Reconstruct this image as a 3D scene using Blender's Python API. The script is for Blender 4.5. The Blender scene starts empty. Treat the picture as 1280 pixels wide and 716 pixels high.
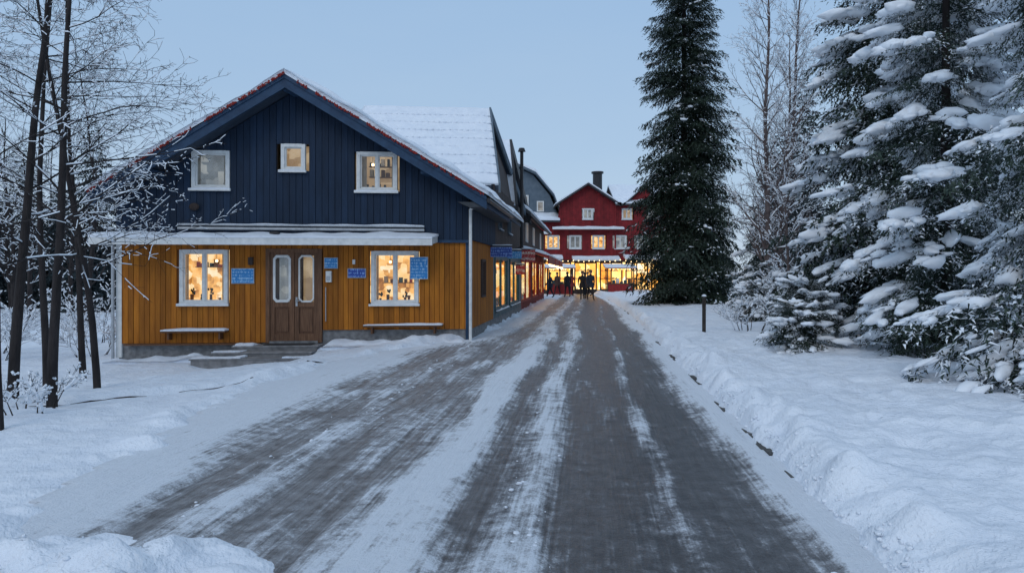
import bpy, math, random
import numpy as np
from mathutils import Vector, noise, Matrix
scene=bpy.context.scene
COL=scene.collection
# ------------------------------------------------------------------ materials
def newmat(name):
    m=bpy.data.materials.new(name); m.use_nodes=True
    nt=m.node_tree; b=nt.nodes['Principled BSDF']; return m,nt,b
def L(nt,a,b): nt.links.new(a,b)
def nmat(name,c1,c2=None,scale=5.0,rough=0.7,bump=0.0,bscale=None,island=0.0,stretch=(1,1,1),spec=0.3,metal=0.0):
    m,nt,b=newmat(name)
    c2=c2 or tuple(x*0.7 for x in c1)
    tc=nt.nodes.new('ShaderNodeTexCoord'); mp=nt.nodes.new('ShaderNodeMapping'); mp.inputs['Scale'].default_value=stretch
    L(nt,tc.outputs['Object'],mp.inputs['Vector'])
    n=nt.nodes.new('ShaderNodeTexNoise'); n.inputs['Scale'].default_value=scale; n.inputs['Detail'].default_value=3
    L(nt,mp.outputs[0],n.inputs['Vector'])
    r=nt.nodes.new('ShaderNodeValToRGB'); r.color_ramp.elements[0].position=0.3; r.color_ramp.elements[1].position=0.7
    r.color_ramp.elements[0].color=(*c2,1); r.color_ramp.elements[1].color=(*c1,1)
    L(nt,n.outputs['Fac'],r.inputs['Fac'])
    out=r.outputs['Color']
    if island>0:
        g=nt.nodes.new('ShaderNodeNewGeometry'); mr=nt.nodes.new('ShaderNodeMapRange')
        mr.inputs['To Min'].default_value=1-island; mr.inputs['To Max'].default_value=1+island*0.4
        L(nt,g.outputs['Random Per Island'],mr.inputs['Value'])
        mx=nt.nodes.new('ShaderNodeVectorMath'); mx.operation='SCALE'
        L(nt,out,mx.inputs[0]); L(nt,mr.outputs[0],mx.inputs['Scale']); out=mx.outputs[0]
    L(nt,out,b.inputs['Base Color'])
    b.inputs['Roughness'].default_value=rough; b.inputs['Specular IOR Level'].default_value=spec; b.inputs['Metallic'].default_value=metal
    if bump>0:
        n2=nt.nodes.new('ShaderNodeTexNoise'); n2.inputs['Scale'].default_value=bscale or scale*4; n2.inputs['Detail'].default_value=4
        L(nt,mp.outputs[0],n2.inputs['Vector'])
        bm=nt.nodes.new('ShaderNodeBump'); bm.inputs['Strength'].default_value=bump; bm.inputs['Distance'].default_value=0.03
        L(nt,n2.outputs['Fac'],bm.inputs['Height']); L(nt,bm.outputs[0],b.inputs['Normal'])
    return m
def emat(name,cols,scale,strength,stretch=(1,1,1)):
    m,nt,b=newmat(name)
    tc=nt.nodes.new('ShaderNodeTexCoord'); mp=nt.nodes.new('ShaderNodeMapping'); mp.inputs['Scale'].default_value=stretch
    L(nt,tc.outputs['Object'],mp.inputs['Vector'])
    n=nt.nodes.new('ShaderNodeTexVoronoi'); n.inputs['Scale'].default_value=scale; n.distance='CHEBYCHEV'
    n2=nt.nodes.new('ShaderNodeTexNoise'); n2.inputs['Scale'].default_value=scale*0.7; n2.inputs['Detail'].default_value=3
    L(nt,mp.outputs[0],n.inputs['Vector']); L(nt,mp.outputs[0],n2.inputs['Vector'])
    sx=nt.nodes.new('ShaderNodeSeparateColor'); L(nt,n.outputs['Color'],sx.inputs[0])
    ad=nt.nodes.new('ShaderNodeMath'); ad.operation='MULTIPLY_ADD'; ad.inputs[1].default_value=0.45
    L(nt,sx.outputs[0],ad.inputs[0])
    m2=nt.nodes.new('ShaderNodeMath'); m2.operation='MULTIPLY'; m2.inputs[1].default_value=0.6
    L(nt,n2.outputs['Fac'],m2.inputs[0]); L(nt,m2.outputs[0],ad.inputs[2])
    r=nt.nodes.new('ShaderNodeValToRGB')
    els=r.color_ramp.elements
    while len(els)<len(cols): els.new(0.5)
    for i,c in enumerate(cols):
        els[i].position=0.15+0.65*i/(len(cols)-1); els[i].color=(*c,1)
    L(nt,ad.outputs[0],r.inputs['Fac'])
    L(nt,r.outputs[0],b.inputs['Emission Color']); b.inputs['Emission Strength'].default_value=strength
    b.inputs['Base Color'].default_value=(0.2,0.12,0.06,1); b.inputs['Roughness'].default_value=0.9
    m.cycles.emission_sampling='NONE'
    return m
def snowmat(name,col=(0.82,0.86,0.92),bs=1.0,big=3.0,simple=False):
    m,nt,b=newmat(name)
    b.inputs['Roughness'].default_value=0.6; b.inputs['Specular IOR Level'].default_value=0.25
    b.inputs['Base Color'].default_value=(*col,1)
    if simple: return m
    tc=nt.nodes.new('ShaderNodeTexCoord')
    n=nt.nodes.new('ShaderNodeTexNoise'); n.inputs['Scale'].default_value=big; n.inputs['Detail'].default_value=6; n.inputs['Roughness'].default_value=0.62
    L(nt,tc.outputs['Object'],n.inputs['Vector'])
    n2=nt.nodes.new('ShaderNodeTexNoise'); n2.inputs['Scale'].default_value=45; n2.inputs['Detail'].default_value=3
    L(nt,tc.outputs['Object'],n2.inputs['Vector'])
    r=nt.nodes.new('ShaderNodeValToRGB'); r.color_ramp.elements[0].position=0.3; r.color_ramp.elements[1].position=0.65
    r.color_ramp.elements[0].color=(col[0]*0.88,col[1]*0.9,col[2]*0.93,1); r.color_ramp.elements[1].color=(*col,1)
    L(nt,n.outputs['Fac'],r.inputs['Fac']); L(nt,r.outputs[0],b.inputs['Base Color'])
    b1=nt.nodes.new('ShaderNodeBump'); b1.inputs['Strength'].default_value=0.8*bs; b1.inputs['Distance'].default_value=0.07
    b2=nt.nodes.new('ShaderNodeBump'); b2.inputs['Strength'].default_value=0.5*bs; b2.inputs['Distance'].default_value=0.012
    L(nt,n.outputs['Fac'],b1.inputs['Height']); L(nt,n2.outputs['Fac'],b2.inputs['Height']); L(nt,b1.outputs[0],b2.inputs['Normal']); L(nt,b2.outputs[0],b.inputs['Normal'])
    return m
SNOW=snowmat('snow'); SNOWT=snowmat('tree_snow',(0.84,0.88,0.93),simple=True)
GSNOW=snowmat('ground_snow',(0.82,0.86,0.92),1.6,2.8)
OCHRE=nmat('ochre_boards',(0.48,0.165,0.014),(0.33,0.105,0.010),3,0.75,0.25,island=0.36,stretch=(3,3,0.5))
NAVY=nmat('navy_boards',(0.013,0.032,0.068),(0.008,0.021,0.046),3,0.7,0.25,island=0.3,stretch=(3,3,0.5))
NAVYT=nmat('navy_trim',(0.026,0.062,0.12),(0.018,0.042,0.085),6,0.6,0.1)
BACKO=nmat('ochre_gap',(0.10,0.035,0.006)); BACKN=nmat('navy_gap',(0.005,0.010,0.02))
WHITE=nmat('white_paint',(0.78,0.78,0.76),(0.62,0.63,0.62),8,0.5,0.05)
CONC=nmat('concrete',(0.27,0.27,0.27),(0.14,0.14,0.145),9,0.85,0.5,40)
WOOD=nmat('door_wood',(0.21,0.105,0.055),(0.11,0.05,0.025),6,0.5,0.15,stretch=(6,6,0.6),island=0.2)
WOODD=nmat('door_panel_wood',(0.16,0.075,0.038),(0.09,0.04,0.02),6,0.5,0.15,stretch=(6,6,0.6))
STEPW=nmat('step_boards',(0.34,0.33,0.33),(0.18,0.175,0.175),7,0.8,0.3,island=0.3)
METAL=nmat('galvanised_metal',(0.5,0.52,0.54),(0.35,0.37,0.39),8,0.35,metal=0.5)
DMETAL=nmat('dark_metal',(0.03,0.03,0.035),(0.02,0.02,0.022),8,0.4)
ROOFD=nmat('dark_roof',(0.06,0.065,0.075),(0.035,0.04,0.045),5,0.6,0.2)
RED=nmat('red_boards',(0.25,0.018,0.022),(0.15,0.011,0.014),3,0.7,0.15,island=0.25)
REDT=nmat('red_trim',(0.35,0.03,0.03),(0.2,0.02,0.02),8,0.6)
GREYB=nmat('grey_blue_boards',(0.13,0.17,0.21),(0.09,0.125,0.16),3,0.7,0.15,island=0.2)
SOFF=nmat('soffit_boards',(0.05,0.07,0.10),(0.03,0.045,0.07),5,0.7,island=0.2)
BROWN=nmat('brown_boards',(0.07,0.05,0.045),(0.04,0.028,0.025),4,0.7,0.2,island=0.3)
TEAL=nmat('teal_paint',(0.04,0.11,0.14),(0.025,0.08,0.10),6,0.5)
BARK=nmat('bark',(0.040,0.033,0.032),(0.016,0.013,0.013),9,0.9,0.6,30,stretch=(1,1,0.3))
BIRCH=nmat('birch_bark',(0.16,0.125,0.12),(0.065,0.048,0.045),5,0.8)
NEED=nmat('spruce_needles',(0.034,0.056,0.036),(0.010,0.019,0.014),1.3,0.6,island=0.4)
NEED2=nmat('spruce_needles_frosted',(0.052,0.080,0.058),(0.014,0.027,0.020),1.2,0.6,island=0.4)
FORN=nmat('forest_foliage',(0.042,0.062,0.068),(0.02,0.032,0.038),0.3,0.8,island=0.3)
BERRY=nmat('red_garland',(0.34,0.028,0.018),(0.17,0.018,0.014),30,0.6)
KERB=nmat('kerb_stone',(0.10,0.098,0.095),(0.045,0.043,0.042),6,0.8,0.5,25)
EARTH=nmat('dark_edging',(0.06,0.05,0.045),(0.03,0.026,0.024),9,0.9,0.6)
def signmat(name,bg,fg,rows):
    m,nt,b=newmat(name)
    tc=nt.nodes.new('ShaderNodeTexCoord'); mp=nt.nodes.new('ShaderNodeMapping'); mp.inputs['Scale'].default_value=(55,55,9)
    L(nt,tc.outputs['Object'],mp.inputs['Vector'])
    w=nt.nodes.new('ShaderNodeTexNoise'); w.inputs['Scale'].default_value=1.0; w.inputs['Detail'].default_value=1
    L(nt,mp.outputs[0],w.inputs['Vector'])
    sp=nt.nodes.new('ShaderNodeSeparateXYZ'); L(nt,tc.outputs['Object'],sp.inputs[0])
    s1=nt.nodes.new('ShaderNodeMath'); s1.operation='MULTIPLY'; s1.inputs[1].default_value=rows*2.6; L(nt,sp.outputs['Z'],s1.inputs[0])
    s2=nt.nodes.new('ShaderNodeMath'); s2.operation='SINE'; L(nt,s1.outputs[0],s2.inputs[0])
    s3=nt.nodes.new('ShaderNodeMath'); s3.operation='MULTIPLY_ADD'; s3.inputs[1].default_value=0.10; L(nt,s2.outputs[0],s3.inputs[0]); L(nt,w.outputs['Fac'],s3.inputs[2])
    r=nt.nodes.new('ShaderNodeValToRGB'); r.color_ramp.elements[0].position=0.56; r.color_ramp.elements[1].position=0.60
    r.color_ramp.elements[0].color=(*bg,1); r.color_ramp.elements[1].color=(*fg,1)
    L(nt,s3.outputs[0],r.inputs[0]); L(nt,r.outputs[0],b.inputs['Base Color']); b.inputs['Roughness'].default_value=0.4
    return m
BLUES=signmat('blue_sign_face',(0.02,0.22,0.55),(0.30,0.52,0.75),34)
BLUED=signmat('deep_blue_sign_face',(0.015,0.06,0.34),(0.2,0.35,0.7),30)
INT_W=emat('warm_interior',[(0.08,0.025,0.006),(0.42,0.17,0.035),(0.95,0.50,0.14),(1.0,0.70,0.32),(1.0,0.88,0.62)],6.5,0.95)
INT_S=emat('soft_interior',[(0.14,0.09,0.05),(0.36,0.26,0.15),(0.62,0.50,0.33)],3.5,0.7)
INT_C=emat('dim_interior',[(0.03,0.05,0.07),(0.14,0.19,0.24),(0.40,0.44,0.45)],4,0.7)
INT_F=emat('shop_interior',[(0.14,0.035,0.005),(0.8,0.30,0.04),(1.0,0.52,0.11),(1.0,0.75,0.30),(1.0,0.93,0.7)],1.3,1.6)
CURT=nmat('curtain',(0.42,0.38,0.32),(0.3,0.26,0.2),6,0.9)
def bulb(name,c,s):
    m,nt,b=newmat(name); b.inputs['Emission Color'].default_value=(*c,1); b.inputs['Emission Strength'].default_value=s
    b.inputs['Base Color'].default_value=(*c,1); m.cycles.emission_sampling='NONE'; return m
BULB=bulb('lamp_glow',(1.0,0.72,0.35),4.0)
m,nt,b=newmat('window_glass'); GLASS=m
tr=nt.nodes.new('ShaderNodeBsdfTransparent'); gl=nt.nodes.new('ShaderNodeBsdfGlossy'); gl.inputs['Roughness'].default_value=0.03
lw=nt.nodes.new('ShaderNodeFresnel'); lw.inputs['IOR'].default_value=1.5
ad=nt.nodes.new('ShaderNodeMath'); ad.operation='ADD'; ad.inputs[1].default_value=0.03; L(nt,lw.outputs[0],ad.inputs[0])
mx=nt.nodes.new('ShaderNodeMixShader'); L(nt,ad.outputs[0],mx.inputs[0]); L(nt,tr.outputs[0],mx.inputs[1]); L(nt,gl.outputs[0],mx.inputs[2])
L(nt,mx.outputs[0],nt.nodes['Material Output'].inputs['Surface'])
# ------------------------------------------------------------------ mesh helpers
def empty(name,loc):
    e=bpy.data.objects.new(name,None); e.location=loc; e.empty_display_size=0.5; COL.objects.link(e); return e
def link(name,me,parent=None,loc=None):
    o=bpy.data.objects.new(name,me); COL.objects.link(o)
    if loc is not None: o.location=loc
    if parent is not None:
        o.parent=parent; o.matrix_parent_inverse=Matrix.Translation(-Vector(parent.location))
    return o
class MB:
    def __init__(s): s.v=[];s.f=[];s.m=[];s.mats=[]
    def mi(s,mat):
        if mat not in s.mats: s.mats.append(mat)
        return s.mats.index(mat)
    def add(s,vs,fs,mat):
        k=len(s.v); i=s.mi(mat)
        s.v.extend([tuple(v) for v in vs])
        for f in fs: s.f.append([k+j for j in f]); s.m.append(i)
    def box(s,T,a0,a1,b0,b1,z0,z1,mat):
        vs=[T(a,b,z) for z in (z0,z1) for b in (b0,b1) for a in (a0,a1)]
        s.add(vs,[(0,2,3,1),(4,5,7,6),(0,1,5,4),(2,6,7,3),(0,4,6,2),(1,3,7,5)],mat)
    def prism(s,T,pts,b0,b1,mat):
        n=len(pts); vs=[T(a,b0,z) for a,z in pts]+[T(a,b1,z) for a,z in pts]
        fs=[tuple(range(n)),tuple(range(2*n-1,n-1,-1))]+[(i,i+n,(i+1)%n+n,(i+1)%n) for i in range(n)]
        s.add(vs,fs,mat)
    def tube(s,p,q,r1,r2,mat,n=10):
        p=Vector(p);q=Vector(q);d=(q-p).normalized(); x=d.orthogonal().normalized(); y=d.cross(x)
        vs=[p+(x*math.cos(t)+y*math.sin(t))*r1 for t in [2*math.pi*i/n for i in range(n)]]+[q+(x*math.cos(t)+y*math.sin(t))*r2 for t in [2*math.pi*i/n for i in range(n)]]
        s.add(vs,[(i,(i+1)%n,(i+1)%n+n,i+n) for i in range(n)]+[tuple(range(n-1,-1,-1)),tuple(range(n,2*n))],mat)
    def ball(s,c,r,mat,sc=(1,1,1),n=8,m=6):
        vs=[];fs=[]
        for j in range(m+1):
            ph=math.pi*j/m
            for i in range(n):
                t=2*math.pi*i/n; vs.append((c[0]+r*sc[0]*math.sin(ph)*math.cos(t),c[1]+r*sc[1]*math.sin(ph)*math.sin(t),c[2]+r*sc[2]*math.cos(ph)))
        for j in range(m):
            for i in range(n): fs.append((j*n+i,(j+1)*n+i,(j+1)*n+(i+1)%n,j*n+(i+1)%n))
        s.add(vs,fs,mat)
    def snow(s,P,nu,nv,th,edge=0.15,amp=0.3,mat=None,freq=1.5):
        mat=mat or SNOW
        vs=[]
        for j in range(nv+1):
            for i in range(nu+1):
                u=i/nu;v=j/nv; p=Vector(P(u,v))
                e=min(u,1-u)*nu; f=min(v,1-v)*nv; k=min(1,0.5+0.5*min(e,f)/1.5)
                h=th*k*(1+amp*noise.noise(p*freq)*2+0.25*amp*noise.noise(p*freq*5))
                vs.append((p.x,p.y,p.z+max(0.01,h))); 
        fs=[(j*(nu+1)+i,j*(nu+1)+i+1,(j+1)*(nu+1)+i+1,(j+1)*(nu+1)+i) for j in range(nv) for i in range(nu)]
        ring=[(i,0) for i in range(nu)]+[(nu,j) for j in range(nv)]+[(i,nv) for i in range(nu,0,-1)]+[(0,j) for j in range(nv,0,-1)]
        k0=len(vs)
        for i,j in ring: vs.append(tuple(Vector(P(i/nu,j/nv))))
        n=len(ring)
        for t in range(n):
            i,j=ring[t]; i2,j2=ring[(t+1)%n]
            fs.append((j*(nu+1)+i,j2*(nu+1)+i2,k0+(t+1)%n,k0+t))
        s.add(vs,fs,mat)
    def obj(s,name,parent=None,smooth=False,loc=None):
        me=bpy.data.meshes.new(name); me.from_pydata(s.v,[],s.f)
        for m in s.mats: me.materials.append(m)
        me.polygons.foreach_set('material_index',s.m)
        if smooth: me.polygons.foreach_set('use_smooth',[True]*len(s.f))
        me.update(); return link(name,me,parent,loc)
def np_mesh(name,chunks,mats,loc,smoothmats=(),parent=None):
    V=[];LI=[];LT=[];MI=[];off=0
    for v,f,m in chunks:
        V.append(v); LI.append((f+off).ravel()); LT.append(np.full(len(f),f.shape[1],np.int32)); MI.append(np.full(len(f),m,np.int32)); off+=len(v)
    V=np.concatenate(V).astype(np.float32);LI=np.concatenate(LI).astype(np.int32);LT=np.concatenate(LT);MI=np.concatenate(MI)
    me=bpy.data.meshes.new(name); me.vertices.add(len(V)); me.vertices.foreach_set('co',V.ravel())
    me.loops.add(len(LI)); me.loops.foreach_set('vertex_index',LI)
    me.polygons.add(len(LT)); st=np.zeros(len(LT),np.int32); st[1:]=np.cumsum(LT)[:-1]
    me.polygons.foreach_set('loop_start',st); me.polygons.foreach_set('loop_total',LT)
    me.polygons.foreach_set('material_index',MI)
    me.polygons.foreach_set('use_smooth',np.isin(MI,list(smoothmats)))
    for m in mats: me.materials.append(m)
    me.update(calc_edges=True)
    return link(name,me,parent,loc)
def ss(x,a,b):
    t=min(1,max(0,(x-a)/(b-a))); return t*t*(3-2*t)
def lerp_tab(x,tab):
    if x<=tab[0][0]: return tab[0][1]
    for (x0,y0),(x1,y1) in zip(tab,tab[1:]):
        if x<=x1: return y0+(y1-y0)*(x-x0)/(x1-x0)
    return tab[-1][1]
K=0.108   # the street runs along (K,1)
def nz(x,y,z=0.0): return noise.noise(Vector((x,y,z)))
def bR(y): return 0.0011*max(0,y-24)**2      # right edge bends left far down the street
# ------------------------------------------------------------------ terrain
def sL(Y): return lerp_tab(Y,[(-10,-3.2),(4.4,-3.3),(6,-3.6),(10.5,-4.5),(13,-4.6),(15.5,-3.6),(17.5,-2.75),(19.5,-2.45),(30,-2.4),(60,-2.4)])
def base(x,y): return -0.42*ss(-x,1.6,8.5)*ss(y,6,14)
def ground_h(x,y):
    s=x-K*y; h=base(x,y)
    if y>58: 
        return h-0.02
    e=sL(y)+0.22*nz(y*0.7,3.3)+0.10*nz(y*2.5,7)+0.05*nz(y*7,2)
    sr=s+bR(y)
    if sr>1.3:
        w=1.52+0.08*nz(y*1.1,1.1)+0.06*nz(y*4,1.9)+0.035*nz(y*11,3.9)
        d=sr-w
        up=ss(d,-0.02,0.12); up2=ss(d,0.0,0.5)
        h+=-0.06+up*0.18+up2*0.14 + ss(sr,1.8,4.5)*0.10
        h+=up*(0.07*nz(x*0.8,y*0.8)+0.05*nz(x*2.5,y*2.5,3)+0.028*nz(x*7,y*7,4)+0.012*nz(x*16,y*16,4)+0.08*math.exp(-((d-0.28)/0.2)**2)*(0.5+nz(y*3.1,x*3.1,6)*2.2))
        h-=0.05*up*math.exp(-((sr-2.65-0.2*nz(y*0.3,9))/0.16)**2)*(0.4+max(0,nz(y*2.6,1.0,8))*2.5)
    elif s<e:
        d=e-s
        h+=-0.06+0.11*ss(d,0,0.6)+ss(d,0.1,1.5)*(0.05*nz(x*0.7,y*0.7,9)+0.035*nz(x*2.2,y*2.2,3)+0.018*nz(x*6,y*6,5)+0.008*nz(x*15,y*15,5))
        h+=0.09*math.exp(-((d-0.45)/0.30)**2)*max(0,0.45+1.6*nz(x*1.6,y*1.6,14)+0.8*nz(x*5,y*5,14))
        yl=8.3+(x+7.0)*0.80
        h+=0.08*ss(y-yl,-0.02,0.12)*ss(-x,2.2,3.4)*ss(14-y,0,2)
        h+=0.13*math.exp(-((x+1.9)/1.1)**2-((y-16.1)/0.75)**2)
        h-=0.15*math.exp(-((x+5.6)/1.3)**4-((y-15.3)/1.0)**4)
        h-=0.02*max(0,nz(x*3.2,y*3.2,12))*4*ss(-x,2.5,4)*ss(7.5+x,0,1)*ss(y,9,12)
    else: h-=0.06
    q=math.exp(-(((x+2.5)/1.18)**4+((y-3.48)/0.84)**4))
    h+=(0.20+0.15*nz(x*2.3,y*2.3,2)+0.12*nz(x*4.5,y*4.5,2)+0.06*nz(x*10,y*10,3))*q
    return h
def axis(segs):
    out=[]
    for a,b,st in segs:
        n=max(1,round((b-a)/st)); out+=[a+(b-a)*i/n for i in range(n)]
    out.append(segs[-1][1]); return out
Xs=axis([(-900,-200,100),(-200,-60,20),(-60,-20,4),(-20,-12,0.6),(-12,-6,0.17),(-6,-0.5,0.07),(-0.5,1.6,0.12),(1.6,4.6,0.04),(4.6,8,0.1),(8,12,0.25),(12,20,0.8),(20,60,4),(60,200,20),(200,900,100)])
Ys=[-30,-20,-10,-6,-3,-1,0.5,1.5,2.2,2.6]; y=2.8
while y<62: Ys.append(y); y+=max(0.035,0.0075*y)
while y<1200: Ys.append(y); y*=1.25
vs=[(x,yy,ground_h(x,yy)) for yy in Ys for x in Xs]; nx=len(Xs)
fs=[(j*nx+i,j*nx+i+1,(j+1)*nx+i+1,(j+1)*nx+i) for j in range(len(Ys)-1) for i in range(nx-1)]
g=MB(); g.add(vs,fs,GSNOW); g.obj('ground',smooth=True)
# ------------------------------------------------------------------ road
MASK=[(-5,1.3),(-4.1,1.2),(-3.75,1.0),(-3.4,0.72),(-3.2,0.44),(-2.9,0.38),(-2.65,0.62),(-2.45,0.54),(-2.25,0.36),(-2.0,0.50),(-1.85,0.44),(-1.7,0.38),(-1.5,0.62),(-1.35,1.0),(-1.1,1.05),(-0.98,0.66),(-0.86,0.30),(-0.72,0.38),(-0.55,0.74),(-0.38,0.72),(-0.28,0.34),(-0.12,0.12),(0.10,0.20),(0.36,0.12),(0.46,0.40),(0.56,0.52),(0.64,0.14),(0.95,0.12),(1.12,0.38),(1.24,0.72),(1.4,1.05),(1.7,1.3)]
def rmask(s,y):
    w=s+0.15*nz(y*0.22,0.5)+0.06*nz(y*0.8,4.5)
    m=lerp_tab(w,MASK)
    far=ss(y,14,40)
    m=m*(1-0.38*far*(1 if -1.8<s<1.1 else 0))
    e=sL(y); m=max(m,1.25*ss(e+0.85-s,0,0.9)); m=max(m,ss(s+bR(y),1.08,1.5)*1.2)
    m+=0.30*nz(s*3.0,y*0.45,8)+0.20*nz(s*9,y*0.6,2)+0.22*nz(s*1.8,y*1.4,15)
    return m
S_=axis([(-5.3,-3.6,0.08),(-3.6,1.75,0.032)])
Yr=[-8,-4,-1,1,2]; y=2.6
while y<60: Yr.append(y); y+=max(0.045,0.009*y)
vs=[];A=[];B=[];UV=[]
for y in Yr:
    for s in S_:
        x=s+K*y; mk=min(1.35,max(-0.1,rmask(s,y)))
        z=base(x,y)+0.004+0.042*ss(mk,0.3,0.95)+0.008*nz(x*5,y*2,1)+0.010*nz(s*14,y*1.0,5)*ss(-s,0.8,1.6)
        if s<sL(y)-0.45: z-=0.12
        if s+bR(y)>1.66: z-=0.10
        vs.append((x,y,z)); A.append(mk); B.append(lerp_tab(s,[(-1.45,1),(-1.0,0.55),(-0.3,0.28),(0.4,0.12),(1.1,0.2),(1.3,0.5)])); UV.append((s,y))
ns=len(S_); fs=[(j*ns+i,j*ns+i+1,(j+1)*ns+i+1,(j+1)*ns+i) for j in range(len(Yr)-1) for i in range(ns-1)]
m,nt,b=newmat('winter_road'); ROAD=m
def node(t,**k):
    n=nt.nodes.new(t)
    for a,v in k.items(): setattr(n,a,v)
    return n
at=node('ShaderNodeAttribute',attribute_name='snowmask'); at2=node('ShaderNodeAttribute',attribute_name='slush')
uv=node('ShaderNodeUVMap'); mp=node('ShaderNodeMapping'); mp.inputs['Scale'].default_value=(8,0.55,1); L(nt,uv.outputs[0],mp.inputs[0])
st=node('ShaderNodeTexNoise'); st.inputs['Scale'].default_value=1.6; st.inputs['Detail'].default_value=5; st.inputs['Roughness'].default_value=0.68; L(nt,mp.outputs[0],st.inputs['Vector'])
mpb=node('ShaderNodeMapping'); mpb.inputs['Scale'].default_value=(34,0.9,1); L(nt,uv.outputs[0],mpb.inputs[0])
sf=node('ShaderNodeTexNoise'); sf.inputs['Scale'].default_value=1.0; sf.inputs['Detail'].default_value=3; L(nt,mpb.outputs[0],sf.inputs['Vector'])
tc=node('ShaderNodeTexCoord')
fn=node('ShaderNodeTexNoise'); fn.inputs['Scale'].default_value=7; fn.inputs['Detail'].default_value=7; fn.inputs['Roughness'].default_value=0.75; L(nt,tc.outputs['Object'],fn.inputs['Vector'])
gr=node('ShaderNodeTexNoise'); gr.inputs['Scale'].default_value=65; gr.inputs['Detail'].default_value=3; gr.inputs['Roughness'].default_value=0.75; L(nt,tc.outputs['Object'],gr.inputs['Vector'])
def M(op,a,b_,c=None):
    n=node('ShaderNodeMath',operation=op)
    for i,x in enumerate([a,b_,c]):
        if x is None: continue
        if isinstance(x,(int,float)): n.inputs[i].default_value=x
        else: L(nt,x,n.inputs[i])
    return n.outputs[0]
f=M('ADD',M('MULTIPLY_ADD',M('SUBTRACT',st.outputs['Fac'],0.5),0.9,at.outputs['Fac']),M('MULTIPLY',M('SUBTRACT',fn.outputs['Fac'],0.5),1.5))
f=M('ADD',f,M('MULTIPLY',M('SUBTRACT',sf.outputs['Fac'],0.5),0.65))
f=M('ADD',f,M('MULTIPLY',M('SUBTRACT',gr.outputs['Fac'],0.5),0.7))
mr=node('ShaderNodeMapRange'); mr.interpolation_type='SMOOTHSTEP'; mr.inputs['From Min'].default_value=0.18; mr.inputs['From Max'].default_value=0.84; L(nt,f,mr.inputs['Value'])
asph=node('ShaderNodeValToRGB'); asph.color_ramp.elements[0].color=(0.034,0.036,0.040,1); asph.color_ramp.elements[1].color=(0.115,0.118,0.126,1); asph.color_ramp.elements[0].position=0.38; asph.color_ramp.elements[1].position=0.66
L(nt,M('MULTIPLY_ADD',gr.outputs['Fac'],0.4,M('MULTIPLY',fn.outputs['Fac'],0.6)),asph.inputs[0])
sl=node('ShaderNodeValToRGB'); sl.color_ramp.elements[0].color=(0.11,0.106,0.105,1); sl.color_ramp.elements[1].color=(0.36,0.36,0.375,1); sl.color_ramp.elements[0].position=0.36; sl.color_ramp.elements[1].position=0.64
L(nt,M('MULTIPLY_ADD',sf.outputs['Fac'],0.4,M('MULTIPLY',fn.outputs['Fac'],0.6)),sl.inputs[0])
m1=node('ShaderNodeMix',data_type='RGBA'); L(nt,at2.outputs['Fac'],m1.inputs[0]); L(nt,asph.outputs[0],m1.inputs[6]); L(nt,sl.outputs[0],m1.inputs[7])
sn=node('ShaderNodeValToRGB'); sn.color_ramp.elements[0].color=(0.36,0.365,0.39,1); sn.color_ramp.elements[1].color=(0.80,0.845,0.91,1); sn.color_ramp.elements[0].position=0.40; sn.color_ramp.elements[1].position=0.92
L(nt,f,sn.inputs[0])
m2=node('ShaderNodeMix',data_type='RGBA'); L(nt,mr.outputs[0],m2.inputs[0]); L(nt,m1.outputs[2],m2.inputs[6]); L(nt,sn.outputs[0],m2.inputs[7])
L(nt,m2.outputs[2],b.inputs['Base Color'])
ro=node('ShaderNodeMapRange'); ro.inputs['To Min'].default_value=0.33; ro.inputs['To Max'].default_value=0.75; L(nt,mr.outputs[0],ro.inputs['Value']); L(nt,ro.outputs[0],b.inputs['Roughness'])
b.inputs['Specular IOR Level'].default_value=0.45
bp=node('ShaderNodeBump'); bp.inputs['Strength'].default_value=0.8; bp.inputs['Distance'].default_value=0.035; L(nt,f,bp.inputs['Height'])
L(nt,bp.outputs[0],b.inputs['Normal'])
g=MB(); g.add(vs,fs,ROAD); ro_=g.obj('road',smooth=True); me=ro_.data
a=me.attributes.new('snowmask','FLOAT','POINT'); a.data.foreach_set('value',A)
a=me.attributes.new('slush','FLOAT','POINT'); a.data.foreach_set('value',B)
u=me.uv_layers.new(name='UVMap'); li=np.zeros(len(me.loops),np.int32); me.loops.foreach_get('vertex_index',li); u.data.foreach_set('uv',np.array(UV,np.float32)[li].ravel())
# kerb : short stones, almost entirely buried in ploughed snow, a few corners showing
g=MB(); y=2.0; rk=random.Random(3)
while y<50:
    ln=0.22; h=0.030+0.045*nz(y*0.8,6.6)+0.02*rk.random(); o=0.03*rk.random()
    T=lambda a,b_,z: (a+K*b_-bR(b_),b_,z+base(a+K*b_,b_))
    if h>0.012 and rk.random()<0.85: g.box(T,1.515+o,1.58+o,y,y+ln-0.015,-0.1,h,KERB)
    y+=ln
g.obj('kerb')
g=MB(); rc=random.Random(21)
for i in range(3000):
    y=3+27*rc.random()**1.8; q=rc.random()
    if q<0.70: s=1.52+rc.gauss(0.02,0.10)-bR(y)
    elif q<0.85: s=sL(y)+rc.gauss(-0.1,0.25)
    else: s=rc.choice([-1.2,-0.45,-2.6])+rc.gauss(0,0.12)
    x=s+K*y; 
    z=max(ground_h(x,y),base(x,y)+0.02); r=0.004+0.018*rc.random()**3
    g.ball((x,y,z+r*0.3),r,GSNOW,(rc.uniform(.7,1.6),rc.uniform(.7,1.6),0.7),5,4)
g.obj('snow_clods',smooth=True)
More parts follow.
